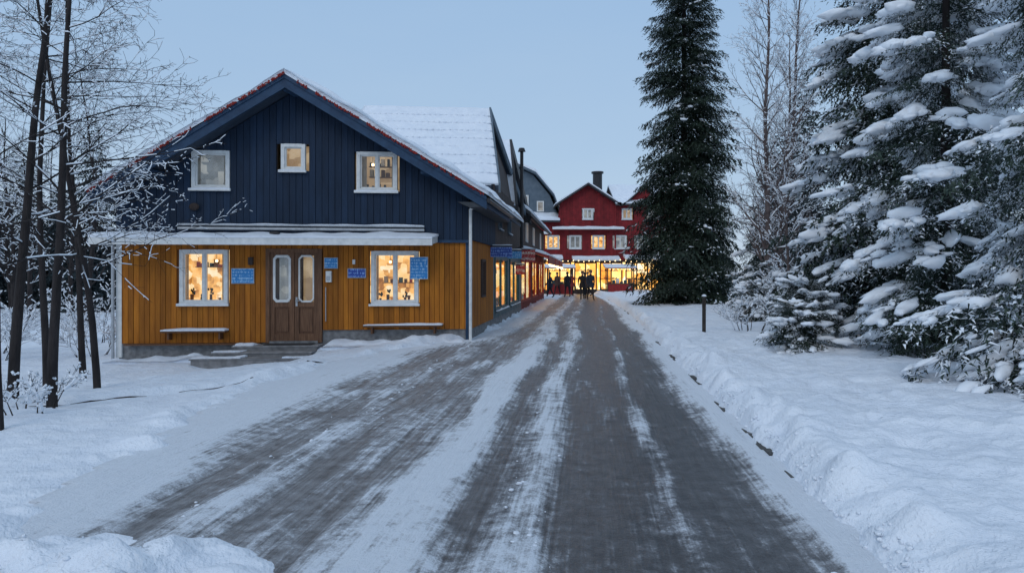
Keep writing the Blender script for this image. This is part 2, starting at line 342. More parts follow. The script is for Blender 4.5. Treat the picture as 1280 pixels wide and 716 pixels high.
def edging(name,pts,h,w,amp=0.012):
    g=MB(); n=0
    for (x0,y0),(x1,y1) in zip(pts,pts[1:]):
        k=max(1,int(math.hypot(x1-x0,y1-y0)/0.15))
        for i in range(k):
            xa=x0+(x1-x0)*i/k; ya=y0+(y1-y0)*i/k; xb=x0+(x1-x0)*(i+1)/k; yb=y0+(y1-y0)*(i+1)/k
            d=Vector((xb-xa,yb-ya,0)).normalized(); nrm=Vector((-d.y,d.x,0))*w
            za=ground_h(xa,ya)+h+amp*nz(xa*3,ya*3); zb=ground_h(xb,yb)+h+amp*nz(xb*3,yb*3)
            g.add([(xa-nrm.x,ya-nrm.y,za-0.1),(xa+nrm.x,ya+nrm.y,za-0.1),(xb+nrm.x,yb+nrm.y,zb-0.1),(xb-nrm.x,yb-nrm.y,zb-0.1),(xa-nrm.x,ya-nrm.y,za),(xa+nrm.x,ya+nrm.y,za),(xb+nrm.x,yb+nrm.y,zb),(xb-nrm.x,yb-nrm.y,zb)],
                  [(4,5,6,7),(0,1,5,4),(2,3,7,6),(1,2,6,5),(3,0,4,7)],EARTH)
    g.obj(name)
edging('path_edging',[(-6.6,8.60),(-5.4,9.52),(-4.4,10.3),(-3.6,10.95)],0.004,0.02,0.03)
edging('path_edging',[(-3.7,13.0),(-3.0,13.4),(-2.2,14.2),(-1.5,15.3),(-0.9,16.9),(-0.62,18.4)],0.015,0.025,0.03)
# ------------------------------------------------------------------ house
def frame(O,U,V): 
    return lambda a,b,z:(O[0]+a*U[0]+b*V[0],O[1]+a*U[1]+b*V[1],z)
HT=frame((-9.02,16.5),(0.996,0.087),(0.108,0.994))
house=empty('wooden_house',(-5.0,18.5,-0.2))
def planks(g,T,a0,a1,zb,zt,ops,mat,back,w=0.125,b0=0.0,th=0.024,gap=0.010):
    n=max(1,round((a1-a0)/w)); w=(a1-a0)/n
    for i in range(n):
        x0=a0+i*w; x1=x0+w-gap; xm=(x0+x1)/2
        lo=zb(xm) if callable(zb) else zb
        segs=[[lo,1e9]]
        for (oa0,oa1,oz0,oz1) in ops:
            if x1>oa0 and x0<oa1:
                ns=[]
                for s0,s1 in segs:
                    if oz1<=s0 or oz0>=s1: ns.append([s0,s1]); continue
                    if oz0>s0: ns.append([s0,oz0])
                    if oz1<s1: ns.append([oz1,s1])
                segs=ns
        tl=zt(x0) if callable(zt) else zt; tr_=zt(x1) if callable(zt) else zt
        for s0,s1 in segs:
            q0=min(s1,tl); q1=min(s1,tr_)
            if min(q0,q1)<=s0: continue
            j=0.003*((i*7)%3)
            pts=[(x0,s0),(x1,s0),(x1,q1),(x0,q0)]
            g.prism(T,pts,b0-th-j,b0-0.001,mat)
            g.prism(T,[(x0-0.001,s0),(x1+gap,s0),(x1+gap,q1),(x0-0.001,q0)],b0,b0+0.06,back)
AP=4.03; ZA=6.02
def roofz(a):
    return (ZA-0.64*(AP-a) if a<AP else ZA-0.595*(a-AP))-0.13
wins_low=[(1.38,2.44,0.915,2.17),(5.74,6.825,0.90,2.15)]
wins_up=[(1.68,2.51,3.565,4.45),(3.69,4.22,4.01,4.63),(5.42,6.34,3.55,4.47)]
door=(3.31,4.59,0.01,2.20)
W=8.04; ZB=2.42
g=MB()
planks(g,HT,0,W,lambda a:0.02 if a<3.9 else 0.30,ZB,wins_low+[door],OCHRE,BACKO,w=0.118)
g.obj('lower_front_wall',house)
g=MB()
planks(g,HT,0,W,ZB+0.0,lambda a:min(roofz(a),9),wins_up,NAVY,BACKN,w=0.15,b0=-0.06)
g.obj('upper_front_wall',house)
g=MB(); g.box(HT,-0.0,3.31,0.02,0.5,-0.8,0.02,CONC); g.box(HT,4.59,W,0.02,0.5,-0.8,0.30,CONC); g.box(HT,3.31,4.59,0.0,0.5,-0.8,0.01,CONC)
g.box(HT,W-0.3,W-0.001,0.5,13,-0.8,0.30,CONC); g.box(HT,0.001,0.3,0.5,7.9,-0.8,0.02,CONC)
g.obj('foundation',house)
ST=lambda a,b,z: HT(W-b,a,z)
g=MB(); planks(g,ST,0.03,4.0,0.30,ZB,[(1.7,2.4,1.0,2.0)],OCHRE,BACKO,w=0.12); planks(g,ST,-0.06,4.0,ZB,3.45,[],NAVY,BACKN,w=0.15,b0=-0.06)
planks(g,ST,4.0,12.6,0.30,2.5,[(4.4,7.6,0.5,2.15),(8.4,11.6,0.5,2.15)],TEAL,BACKN,w=0.3); planks(g,ST,4.0,12.6,2.5,4.25,[(5.0,5.8,3.0,3.9),(7.6,8.4,3.0,3.9)],BROWN,BACKN,w=0.15,b0=-0.03)
g.add([HT(8.02,4.4,4.22),HT(8.02,12.4,4.22),HT(7.22,8.3,7.22)],[(0,1,2)],BROWN)
g.obj('street_side_wall',house)
LT_=lambda a,b,z: HT(0+b,a,z)
g=MB(); planks(g,LT_,0.03,8,0.02,ZB,[],OCHRE,BACKO,w=0.12); planks(g,LT_,0,8,ZB,3.3,[],NAVY,BACKN,w=0.15)
g.box(HT,0.05,W-0.1,7.9,8.0,-0.5,ZB,BACKO)
g.prism(HT,[(0.05,ZB),(W-0.1,ZB),(W-0.1,3.4),(AP,5.8),(0.05,3.35)],7.9,8.0,BACKN)
g.obj('rear_walls',house)
def slab(g,T,a0,z0,a1,z1,b0,b1,th,mat):
    g.prism(T,[(a0,z0),(a1,z1),(a1,z1-th),(a0,z0-th)],b0,b1,mat)
LE=(-0.15,ZA-0.64*(AP+0.15)); RE=(8.50,ZA-0.595*(8.50-AP))
g=MB(); slab(g,HT,LE[0],LE[1],AP,ZA,-0.7,8.0,0.10,SOFF); slab(g,HT,AP,ZA,RE[0],RE[1],-0.7,8.0,0.10,SOFF)
slab(g,HT,LE[0]-0.05,LE[1]-0.0,AP,ZA+0.03,-0.745,-0.702,0.27,NAVYT); slab(g,HT,AP,ZA+0.03,RE[0]+0.05,RE[1]+0.0,-0.745,-0.702,0.27,NAVYT)
slab(g,HT,LE[0]-0.05,LE[1]+0.03,AP,ZA+0.06,-0.775,-0.747,0.09,NAVYT); slab(g,HT,AP,ZA+0.06,RE[0]+0.05,RE[1]+0.03,-0.775,-0.747,0.09,NAVYT)
g.prism(HT,[(RE[0]-0.62,RE[1]-0.10),(RE[0],RE[1]-0.10),(RE[0],RE[1]-0.22),(RE[0]-0.35,RE[1]-0.22)],-0.70,4.2,ROOFD)
g.box(HT,RE[0]+0.0,RE[0]+0.03,-0.7,4.2,RE[1]-0.2,RE[1]+0.01,NAVYT)
g.tube(HT(RE[0]+0.09,-0.75,RE[1]-0.06),HT(RE[0]+0.09,4.2,RE[1]-0.06),0.055,0.055,DMETAL)
for a in (1.0,AP,7.1): g.box(HT,a-0.07,a+0.07,-0.66,-0.09,roofz(a)-0.16,roofz(a)-0.01,NAVYT)
g.obj('roof',house)
g=MB()
def lin(p,q,t): return (p[0]+(q[0]-p[0])*t,p[1]+(q[1]-p[1])*t)
def PL(u,v):
    a,z=lin((LE[0]-0.06,LE[1]+0.0),(AP,ZA),u); return HT(a,-0.78+8.78*v+0.03*nz(a*2,0.5)*(1-v),z+0.065)
def PR(u,v):
    a,z=lin((AP,ZA),(RE[0]+0.10,RE[1]-0.02),u); return HT(a,-0.78+8.78*v+0.03*nz(a*2,0.5)*(1-v),z+0.065)
g.snow(PL,60,60,0.23,amp=0.3); g.snow(PR,60,60,0.20,amp=0.3)
g.obj('roof_snow',house,smooth=True)
g=MB(); rg=random.Random(5)
for i in range(1000):
    t=rg.random(); 
    if rg.random()<0.55: a,z=lin(LE,(AP,ZA),t)
    else: a,z=lin((AP,ZA),RE,t)
    if nz(a*2.5,3)<-0.18: continue
    p=HT(a,-0.805-0.02*rg.random(),z+0.035+0.055*rg.random()); r=0.009+0.012*rg.random()
    g.ball(p,r,BERRY,(1,1,1.2),5,4)
g.obj('verge_garland',house)
g=MB(); g.box(HT,-0.03,0.09,-0.035,0.08,-0.3,ZB-0.01,WHITE); g.box(HT,W-0.09,W+0.035,-0.04,0.09,0.0,ZB-0.01,NAVYT)
g.tube(HT(W+0.04,-0.12,-0.05),HT(W+0.04,-0.12,3.15),0.038,0.038,WHITE); g.tube(HT(W+0.04,-0.12,3.15),HT(W+0.40,-0.3,3.30),0.038,0.038,WHITE)
g.tube(HT(-0.06,-0.10,-0.35),HT(-0.06,-0.10,2.3),0.035,0.035,METAL)
g.box(HT,-0.02,W+0.02,-0.10,-0.0,ZB-0.07,ZB-0.002,NAVYT)
g.obj('trim_and_downpipes',house)
g=MB(); g.prism(lambda a,b,z:HT(b,a,z),[(-0.09,2.50),(-0.09,2.36),(-0.75,2.28),(-0.75,2.40)],-0.12,7.30,WHITE)
g.box(HT,-0.14,7.32,-0.79,-0.752,2.26,2.425,WHITE)
g.snow(lambda u,v:HT(-0.14+7.46*u,-0.80+0.72*v,2.415+0.09*v),70,6,0.085,amp=0.4)
for i in range(9): g.prism(lambda a,b,z:HT(b,a,z),[(-0.03,2.352),(-0.03,2.26),(-0.6,2.28),(-0.6,2.292)],0.3+i*0.83,0.36+i*0.83,OCHRE)
for z,rr in ((2.66,0.035),(2.74,0.022)): g.tube(HT(1.4,-0.16,z),HT(7.0,-0.16,z-0.02),rr,rr,METAL)
for i in range(8): g.tube(HT(1.6+i*0.75,-0.06,2.66),HT(1.6+i*0.75,-0.16,2.66),0.015,0.015,METAL,6)
g.snow(lambda u,v:HT(1.4+5.6*u,-0.19+0.06*v,2.755-0.02*u),80,2,0.025,amp=0.8)
g.obj('entrance_canopy',house)
g=MB(); g.ball(HT(3.75,-0.6,2.53),0.05,DMETAL,(2.6,1,0.8)); g.tube(HT(3.75,-0.6,2.4),HT(3.75,-0.6,2.53),0.02,0.02,DMETAL)
g.obj('canopy_lamp',house)
def window(name,T,w,parent,inte,b0=-0.0,cas=0.07,mull=True,hbar=False,depth=0.45,curt=True,sill=True,cmat=WHITE,items=True,seed=0):
    a0,a1,z0,z1=w; g=MB(); c=cas; rr=random.Random(seed)
    f=b0-0.05
    g.box(T,a0-0.01,a0+c,f,b0+0.03,z0,z1,cmat); g.box(T,a1-c,a1+0.01,f,b0+0.03,z0,z1,cmat)
    g.box(T,a0+c,a1-c,f-0.002,b0+0.03,z1-c,z1+0.005,cmat); g.box(T,a0+c,a1-c,f-0.002,b0+0.03,z0-0.005,z0+c,cmat)
    if sill:
        g.box(T,a0-0.05,a1+0.05,f-0.06,f-0.004,z0-0.045,z0-0.008,cmat)
        g.snow(lambda u,v:T(a0-0.05+(a1-a0+0.10)*u,f-0.06+0.05*v,z0-0.009),16,2,0.035,amp=0.5)
    ia0,ia1,iz0,iz1=a0+c,a1-c,z0+c,z1-c; s=0.03
    ps=[(ia0,ia1)]
    if mull:
        mid=(ia0+ia1)/2; g.box(T,mid-0.022,mid+0.022,b0-0.03,b0+0.04,iz0,iz1,cmat); ps=[(ia0,mid-0.022),(mid+0.022,ia1)]
    for p0,p1 in ps:
        g.box(T,p0,p0+s,b0-0.012,b0+0.038,iz0,iz1,cmat); g.box(T,p1-s,p1,b0-0.012,b0+0.038,iz0,iz1,cmat)
        g.box(T,p0+s,p1-s,b0-0.013,b0+0.037,iz0,iz0+s,cmat); g.box(T,p0+s,p1-s,b0-0.013,b0+0.037,iz1-s,iz1,cmat)
        if hbar: zc=iz0+(iz1-iz0)*0.66; g.box(T,p0+s,p1-s,b0-0.008,b0+0.03,zc-0.014,zc+0.014,cmat)
    g.add([T(ia0,b0+0.02,iz0),T(ia1,b0+0.02,iz0),T(ia1,b0+0.02,iz1),T(ia0,b0+0.02,iz1)],[(0,1,2,3)],GLASS)
    d=b0+depth
    P=[T(ia0,b0+0.065,iz0),T(ia1,b0+0.065,iz0),T(ia1,b0+0.065,iz1),T(ia0,b0+0.065,iz1),T(ia0-0.25,d,iz0-0.05),T(ia1+0.25,d,iz0-0.05),T(ia1+0.25,d,iz1+0.1),T(ia0-0.25,d,iz1+0.1)]
    g.add(P,[(4,5,6,7),(0,1,5,4),(1,2,6,5),(2,3,7,6),(3,0,4,7)],inte)
    if curt:
        for side in (0,1):
            n=rr.choice([4,6,8])
            for k in range(n):
                x0=(ia0+k*0.014) if side==0 else (ia1-k*0.014-0.014)
                g.box(T,x0,x0+0.014,b0+0.09+0.012*(k%3),b0+0.10+0.012*(k%3),iz0,iz1,CURT)
    if items:
        for zz in (iz0+(iz1-iz0)*0.38,iz0+(iz1-iz0)*0.70):
            if rr.random()<0.8:
                g.box(T,ia0+0.1,ia1-0.1,d-0.16,d-0.02,zz,zz+0.015,WOODD); x=ia0+0.12
                while x<ia1-0.2:
                    ww_=rr.uniform(0.03,0.09); g.box(T,x,x+ww_,d-0.14,d-0.05,zz+0.016,zz+rr.uniform(0.07,0.2),rr.choice([WOODD,WHITE,TEAL,REDT,DMETAL,CURT,NAVYT])); x+=ww_+rr.uniform(0.01,0.08)
        x=ia0+0.08
        while x<ia1-0.06:
            h=rr.uniform(0.05,0.16); mm=rr.choice([WOODD,DMETAL,TEAL,REDT,BROWN])
            bb=b0+rr.uniform(0.13,0.25)
            g.tube(T(x,bb,iz0),T(x,bb,iz0+h),rr.uniform(0.02,0.04),rr.uniform(0.025,0.045),mm,7)
            if rr.random()<0.6:
                for q in range(6): 
                    c_=T(x+rr.uniform(-0.05,0.05),bb+rr.uniform(-0.03,0.03),iz0+h+rr.uniform(0,0.12)); g.ball(c_,0.022,NEED,(1,1,1.5),5,4)
            x+=rr.uniform(0.1,0.24)
        x=(ia0+ia1)/2+0.2*rr.uniform(-1,1); g.ball(T(x,b0+0.3,iz1-0.18),0.035,BULB,(1,1,1),8,6); g.tube(T(x,b0+0.3,iz1-0.15),T(x,b0+0.3,iz1),0.006,0.006,DMETAL,5)
    g.obj(name,parent)
window('window_1',HT,wins_low[0],house,INT_W,hbar=False,seed=1); window('window_2',HT,wins_low[1],house,INT_W,seed=2)
window('window_3',HT,wins_up[0],house,INT_C,b0=-0.06,mull=False,items=False,seed=3)
window('window_4',HT,wins_up[1],house,INT_S,b0=-0.06,mull=False,items=False,seed=4,curt=False)
window('window_5',HT,wins_up[2],house,INT_S,b0=-0.06,mull=True,items=True,seed=5)
window('window_6',ST,(1.7,2.4,1.0,2.0),house,INT_W,seed=6,cmat=BROWN,sill=False,cas=0.05)
window('shop_window_1',ST,(4.4,7.6,0.5,2.15),house,INT_F,seed=7,cmat=TEAL,curt=False); window('shop_window_2',ST,(8.4,11.6,0.5,2.15),house,INT_F,seed=8,cmat=TEAL,curt=False)
window('window_7',ST,(5.0,5.8,3.0,3.9),house,INT_C,b0=-0.03,seed=9,items=False,cmat=GREYB); window('window_8',ST,(7.6,8.4,3.0,3.9),house,INT_S,b0=-0.03,seed=10,items=False,cmat=GREYB)
g=MB(); a0,a1,z0,z1=door
g.box(HT,a0,a0+0.09,-0.05,0.08,z0,z1,WOOD); g.box(HT,a1-0.09,a1,-0.05,0.08,z0,z1,WOOD); g.box(HT,a0+0.09,a1-0.09,-0.052,0.08,z1-0.09,z1,WOOD); g.box(HT,a0+0.09,a1-0.09,-0.06,0.1,z0-0.02,z0+0.04,CONC)
mid=(a0+a1)/2
for l0,l1,big in ((a0+0.09,mid-0.006,True),(mid+0.006,a1-0.09,False)):
    gz0,gz1=z0+0.95,z1-0.16; s=0.10
    g.box(HT,l0,l0+s,-0.015,0.04,z0+0.04,z1-0.09,WOOD); g.box(HT,l1-s,l1,-0.015,0.04,z0+0.04,z1-0.09,WOOD)
    g.box(HT,l0+s,l1-s,-0.013,0.04,gz1,z1-0.09,WOOD); g.box(HT,l0+s,l1-s,-0.013,0.04,gz0-0.12,gz0,WOOD); g.box(HT,l0+s,l1-s,-0.013,0.04,z0+0.04,z0+0.2,WOOD)
    g.box(HT,l0+s,l1-s,0.012,0.03,z0+0.2,gz0-0.12,WOODD); g.box(HT,l0+s+0.04,l1-s-0.04,-0.004,0.011,z0+0.26,gz0-0.18,WOOD)
    g.add([HT(l0+s,0.015,gz0),HT(l1-s,0.015,gz0),HT(l1-s,0.015,gz1),HT(l0+s,0.015,gz1)],[(0,1,2,3)],GLASS)
    w0,w1=(l0+s-0.03,l1-s+0.03) if big else (l0+s-0.005,l1-s+0.005)
    t=0.05 if big else 0.03; c=0.07
    out=[(w0+c,gz0-0.01),(w1-c,gz0-0.01),(w1,gz0+c),(w1,gz1-c),(w1-c,gz1+0.01),(w0+c,gz1+0.01),(w0,gz1-c),(w0,gz0+c)]
    inn=[(w0+c+t*0.4,gz0+t),(w1-c-t*0.4,gz0+t),(w1-t,gz0+c+t*0.4),(w1-t,gz1-c-t*0.4),(w1-c-t*0.4,gz1-t),(w0+c+t*0.4,gz1-t),(w0+t,gz1-c-t*0.4),(w0+t,gz0+c+t*0.4)]
    vs=[HT(a,-0.032,z) for a,z in out]+[HT(a,-0.032,z) for a,z in inn]+[HT(a,-0.012,z) for a,z in out]+[HT(a,0.0,z) for a,z in inn]
    fs=[(i,(i+1)%8,(i+1)%8+8,i+8) for i in range(8)]+[(i,(i+1)%8,(i+1)%8+16,i+16) for i in range(8)]+[(i+8,(i+1)%8+8,(i+1)%8+24,i+24) for i in range(8)]
    g.add(vs,fs,WHITE)
    g.add([HT(l0+s,0.25,gz0-0.1),HT(l1-s,0.25,gz0-0.1),HT(l1-s,0.25,gz1+0.1),HT(l0+s,0.25,gz1+0.1)],[(0,1,2,3)],INT_C if big else INT_S)
g.tube(HT(mid+0.05,-0.07,z0+0.98),HT(mid+0.17,-0.07,z0+0.98),0.011,0.011,METAL,7); g.tube(HT(mid+0.05,-0.015,z0+0.98),HT(mid+0.05,-0.07,z0+0.98),0.012,0.012,METAL,7); g.box(HT,mid+0.03,mid+0.075,-0.02,-0.0155,z0+0.85,z0+1.06,METAL)
g.obj('door',house)
g=MB()
for k,(b0,b1,zt) in enumerate([(-0.48,-0.02,-0.02),(-0.88,-0.49,-0.12),(-1.30,-0.89,-0.21)]):
    aa0,aa1=2.75-0.25*k,4.66
    n=4
    for i in range(n):
        y0=b0+(b1-b0)*i/n; y1=b0+(b1-b0)*(i+1)/n-0.008
        g.box(HT,aa0,aa1,y0,y1,zt-0.03,zt,STEPW)
    g.box(HT,aa0+0.03,aa1-0.03,b0+0.02,b1,zt-0.25,zt-0.031,STEPW)
g.box(HT,3.4,4.45,-0.38,-0.06,-0.019,0.002,DMETAL)
for (xa,xb,ya,yb,zz) in ((2.26,3.3,-1.29,-0.92,-0.209),(2.5,3.1,-0.87,-0.51,-0.119),(2.76,3.2,-0.46,-0.05,-0.019),(4.2,4.65,-1.29,-1.0,-0.209)):
    g.snow(lambda u,v:HT(xa+(xb-xa)*(u+0.06*nz(v*4,u*4)),ya+(yb-ya)*(v+0.25*nz(u*5,xa)*0.5),zz),16,8,0.024,amp=1.2,freq=3)
g.obj('entrance_steps',house)
g=MB()
for a0,a1,z in ((1.05,2.47,0.33),(5.6,7.42,0.43)):
    g.box(HT,a0,a1,-0.22,-0.03,z-0.06,z-0.02,WOODD); g.snow(lambda u,v:HT(a0+(a1-a0)*u,-0.23+0.20*v,z-0.02),24,3,0.055,amp=0.4)
    for t in (0.1,0.9): x=a0+(a1-a0)*t; g.box(HT,x-0.02,x+0.02,-0.18,-0.03,z-0.22,z-0.061,WOODD)
g.box(HT,0.2,3.2,-0.16,-0.01,-0.02,0.015,WOODD)
g.obj('wall_ledges',house)
g=MB()
g.snow(lambda u,v:HT(4.8+3.2*u,-0.75+0.72*v*(0.9+0.1*nz(u*6,1)),-0.10+0.02*u),40,8,0.15,amp=0.5,freq=2)
g.snow(lambda u,v:HT(0.0+2.1*u,-0.55+0.52*v,-0.42+0.06*u),30,8,0.12,amp=0.6,freq=2)
g.obj('snow_drift',house,smooth=True)
def wallsign(a0,a1,z0,z1,mat,nm='wall_sign',b=-0.055):
    e=empty(nm,HT((a0+a1)/2,b,(z0+z1)/2)); g=MB()
    g.box(HT,a0,a1,b,b+0.02,z0,z1,mat); 
    t=0.012
    g.box(HT,a0-t,a0-0.001,b-0.004,b+0.022,z0-t,z1+t,METAL); g.box(HT,a1+0.001,a1+t,b-0.004,b+0.022,z0-t,z1+t,METAL); g.box(HT,a0,a1,b-0.004,b+0.022,z1+0.001,z1+t,METAL); g.box(HT,a0,a1,b-0.004,b+0.022,z0-t,z0-0.001,METAL)
    g.obj('panel',e)
wallsign(2.55,3.04,1.40,1.73,BLUES); wallsign(4.66,4.95,1.75,1.98,BLUES); wallsign(5.2,5.6,1.53,1.73,BLUED); wallsign(6.67,7.07,1.50,2.0,BLUES,b=-0.14)
g=MB(); g.box(HT,2.93,3.03,-0.09,-0.03,1.82,2.0,BROWN); g.box(HT,4.70,4.82,-0.10,-0.03,1.42,1.68,WHITE); g.box(HT,4.72,4.80,-0.115,-0.1,1.46,1.56,METAL); g.box(HT,5.3,5.36,-0.06,-0.03,1.84,1.95,WHITE)
g.ball(HT(1.75,-0.14,3.15),0.10,BROWN,(1.2,0.4,0.9))
g.tube(HT(4.68,-0.04,0.5),HT(4.68,-0.04,1.3),0.012,0.012,METAL,6)
g.obj('wall_fittings',house)
g=MB()
ra0,rz,ez=3.0,7.42,4.25
def WPf(u,v):
    ar=ra0+(8.2-ra0)*u*(1-v)+(7.35-ra0)*u*v
    return HT(ar,4.2+4.1*v,ez+(rz-ez)*v)
def WPb(u,v):
    ar=ra0+(8.2-ra0)*u*(1-v)+(7.35-ra0)*u*v
    return HT(ar,12.6-4.3*v,ez+(rz-ez)*v)
for P in (WPf,WPb):
    q=[Vector(P(u,v)) for u,v in ((0,0),(1,0),(1,1),(0,1))]; g.add(q+[p-Vector((0,0,0.14)) for p in q],[(0,1,2,3),(4,7,6,5),(0,4,5,1),(1,5,6,2),(2,6,7,3),(3,7,4,0)],SOFF)
for P in (WPf,WPb):
    p=Vector(P(1,0));q=Vector(P(1,1)); o=Vector((0.06,0,0)); u=Vector((0,0,0.07)); d=Vector((0,0,-0.22))
    g.add([p+u,q+u,q+d,p+d,p+u+o,q+u+o,q+d+o,p+d+o],[(0,1,2,3),(7,6,5,4),(0,4,5,1),(2,6,7,3),(0,3,7,4),(1,5,6,2)],GREYB)
g.obj('rear_wing_roof',house)
g=MB()
for P in (WPf,WPb): g.snow(P,30,30,0.09,amp=0.2)
for k in range(1,9):
    v=k/9.3
    for j in range(24):
        u0,u1=j/24,(j+1)/24
        p=Vector(WPf(u0,v))+Vector((0,0,0.08)); q=Vector(WPf(u1,v))+Vector((0,0,0.08)); g.tube(p,q,0.028,0.028,SNOW,6)
g.obj('rear_wing_snow',house,smooth=True)
g=MB(); g.box(HT,ra0+0.1,W-0.1,5.0,12.2,2.0,4.2,BROWN); g.prism(lambda a,b,z:HT(b,a,z),[(4.6,4.2),(12.2,4.2),(8.3,7.2)],ra0+0.1,ra0+0.2,NAVY)
g.obj('rear_wing_walls',house)
# neighbouring buildings down the street
SS=lambda s,y,z:(s+K*y,y,z)
nb=empty('shop_building',(0.0,34,0))
g=MB()
TB=lambda a,b,z:SS(-2.95-b,a,z)
planks(g,TB,30.0,46.0,0.0,2.6,[(30.6,35.4,0.4,2.3),(36.4,40.4,0.4,2.3),(41.4,45.4,0.4,2.3)],RED,BACKN,w=0.4)
planks(g,TB,30.0,46.0,2.6,4.3,[(33,34,3.1,4.0),(37,38,3.1,4.0),(42,43,3.1,4.0)],BROWN,BACKN,w=0.4)
g.box(SS,-9,-2.96,30.0,30.2,0,4.4,BROWN); g.box(SS,-9,-2.96,45.8,46,0,4.4,RED)
g.obj('walls',nb)
for i,(p,q) in enumerate(((30.6,35.4),(36.4,40.4),(41.4,45.4))): window('shop_window_%d'%(i+1),TB,(p,q,0.4,2.3),nb,INT_F,cmat=REDT,curt=False,seed=20+i,sill=False)
for i,p in enumerate((33,37,42)): window('upper_window_%d'%(i+1),TB,(p,p+1,3.1,4.0),nb,INT_W,curt=False,seed=30+i,sill=False,items=False)
def rslab(g,P,th=0.15,sn=0.2,mat=ROOFD,nu=12,nv=10):
    q=[Vector(P(u,v)) for u,v in ((0,0),(1,0),(1,1),(0,1))]; g.add(q+[p-Vector((0,0,th)) for p in q],[(0,1,2,3),(4,7,6,5),(0,4,5,1),(1,5,6,2),(2,6,7,3),(3,7,4,0)],mat)
    g.snow(P,nu,nv,sn,amp=0.3)
g=MB()
for (y0,y1) in ((30.2,35.6),(36.2,40.6),(41.2,45.6)):
    rslab(g,lambda u,v:SS(-2.9+1.15*u,y0+(y1-y0)*v,2.75-0.35*u),0.08,0.14,REDT,5,12)
    g.box(SS,-1.76,-1.72,y0,y1,2.05,2.40,REDT)
    for i in range(12): g.ball(SS(-1.70,y0+(y1-y0)*i/12,2.02-0.05*(i%2)),0.028,BULB,(1,1,1),6,4)
g.obj('snowy_awnings',nb)
g=MB()
rslab(g,lambda u,v:SS(-2.45-4.0*u,30+16*v,4.2+3.0*u),0.15,0.18,ROOFD,16,24)
rslab(g,lambda u,v:SS(-10.5+4.05*u,30+16*v,4.2+3.0*u),0.15,0.18,ROOFD,16,24)
g.obj('roof',nb,smooth=False)
dg=empty('neighbouring_house',(-2.0,28.5,0)); g=MB()
sE=lambda v:-2.75-0.55*v
DP1=lambda u,v:SS(-9+(9+sE(v))*u,26.6+3.0*v,4.15+2.95*v)
DP2=lambda u,v:SS(-9+(9+sE(v))*u,32.6-3.0*v,4.15+2.95*v)
for P in (DP1,DP2):
    q=[Vector(P(u,v)) for u,v in ((0,0),(1,0),(1,1),(0,1))]; g.add(q+[p-Vector((0,0,0.2)) for p in q],[(0,1,2,3),(4,7,6,5),(0,4,5,1),(1,5,6,2),(2,6,7,3),(3,7,4,0)],ROOFD)
    p=Vector(P(1,0));q=Vector(P(1,1)); o=Vector((0.10,0,0)); u=Vector((0,0,0.05)); d=Vector((0,0,-0.30))
    g.add([p+u,q+u,q+d,p+d,p+u+o,q+u+o,q+d+o,p+d+o],[(0,1,2,3),(7,6,5,4),(0,4,5,1),(2,6,7,3),(0,3,7,4),(1,5,6,2)],DMETAL)
TG=lambda a,b,z:SS(-3.35-b,a,z)
g.prism(TG,[(27.1,0),(32,0),(32,4.3),(29.6,6.75),(27.1,4.4)],0.0,4.0,BROWN)
g.obj('walls_and_roof',dg)
g=MB(); g.snow(lambda u,v:DP1(u,v),24,12,0.08); g.snow(lambda u,v:DP2(u,v),24,12,0.08); g.obj('roof_snow',dg,smooth=True)
g=MB(); p=SS(-2.55,27.0,4.2); g.tube((p[0],p[1],2.6),(p[0],p[1],6.20),0.065,0.065,DMETAL); g.tube((p[0],p[1],6.20),(p[0],p[1],6.33),0.15,0.10,DMETAL)
g.tube((p[0],p[1],3.6),(p[0]-0.5,p[1]+0.3,3.6),0.02,0.02,DMETAL,6); g.tube((p[0],p[1],2.6),(p[0]-0.7,p[1]+0.1,2.4),0.06,0.06,DMETAL)
g.obj('flue_pipe',dg)
def projsign(s,y,z0,z1,w,mat):
    e=empty('hanging_shop_sign',SS(s,y,z0)); g=MB(); g.box(SS,s,s+w,y,y+0.06,z0,z1,mat); g.box(SS,s-0.15,s+w+0.02,y+0.01,y+0.05,z1+0.01,z1+0.05,DMETAL)
    g.snow(lambda u,v:SS(s+w*u,y+0.08*v-0.01,z1+0.05),8,2,0.04); g.obj('panel',e)
REDS=signmat('red_sign_face',(0.4,0.02,0.02),(0.7,0.6,0.5),10)
projsign(-2.85,20.6,2.1,2.38,0.62,BLUED); projsign(-2.85,24.8,2.15,2.4,0.5,BLUES); projsign(-2.85,29.6,2.1,2.6,0.6,REDS); projsign(-2.85,27.6,1.6,1.95,0.35,REDS)
# ------------------------------------------------------------------ distant red buildings
FT=lambda X0,Y0:(lambda a,b,z:(X0+a,Y0+b,z))
rb=empty('red_timber_building',(8,60,0)); T=FT(-0.3,59)
RW=15.6
ops_g=[(1.2+i*2.1,3.05+i*2.1,0.3,2.6) for i in range(7) if 3.05+i*2.1<RW]
ops1=[(x,x+0.95,3.7,4.8) for x in (1.6,3.2,5.0,6.9,8.7,10.5,12.5,14.2)]
ops2=[(x,x+0.8,6.1,7.0) for x in (6.1,9.3,11.5,14.0)]
g=MB()
def topz(a):
    if 4.2<=a<=8.8: return 8.9-1.4*abs(a-6.5)/2.3
    return 7.4 if a>4.2 else 6.0
planks(g,T,0.5,RW,0,2.8,ops_g,BROWN,BACKN,w=0.3); planks(g,T,0.5,RW,2.8,topz,ops1+ops2,RED,BACKN,w=0.25)
g.box(T,0.5,RW,8,8.2,0,7.4,RED); g.box(T,0.5,0.7,0.1,8,0,6.0,RED); g.box(T,RW-0.2,RW,0.1,8,0,7.4,RED)
for a in (0.5,4.2,8.7,12,RW-0.15): g.box(T,a,a+0.12,-0.09,-0.03,2.8,7.3 if a>4 else 5.9,RED if a>0.6 else WHITE)
g.obj('walls',rb)
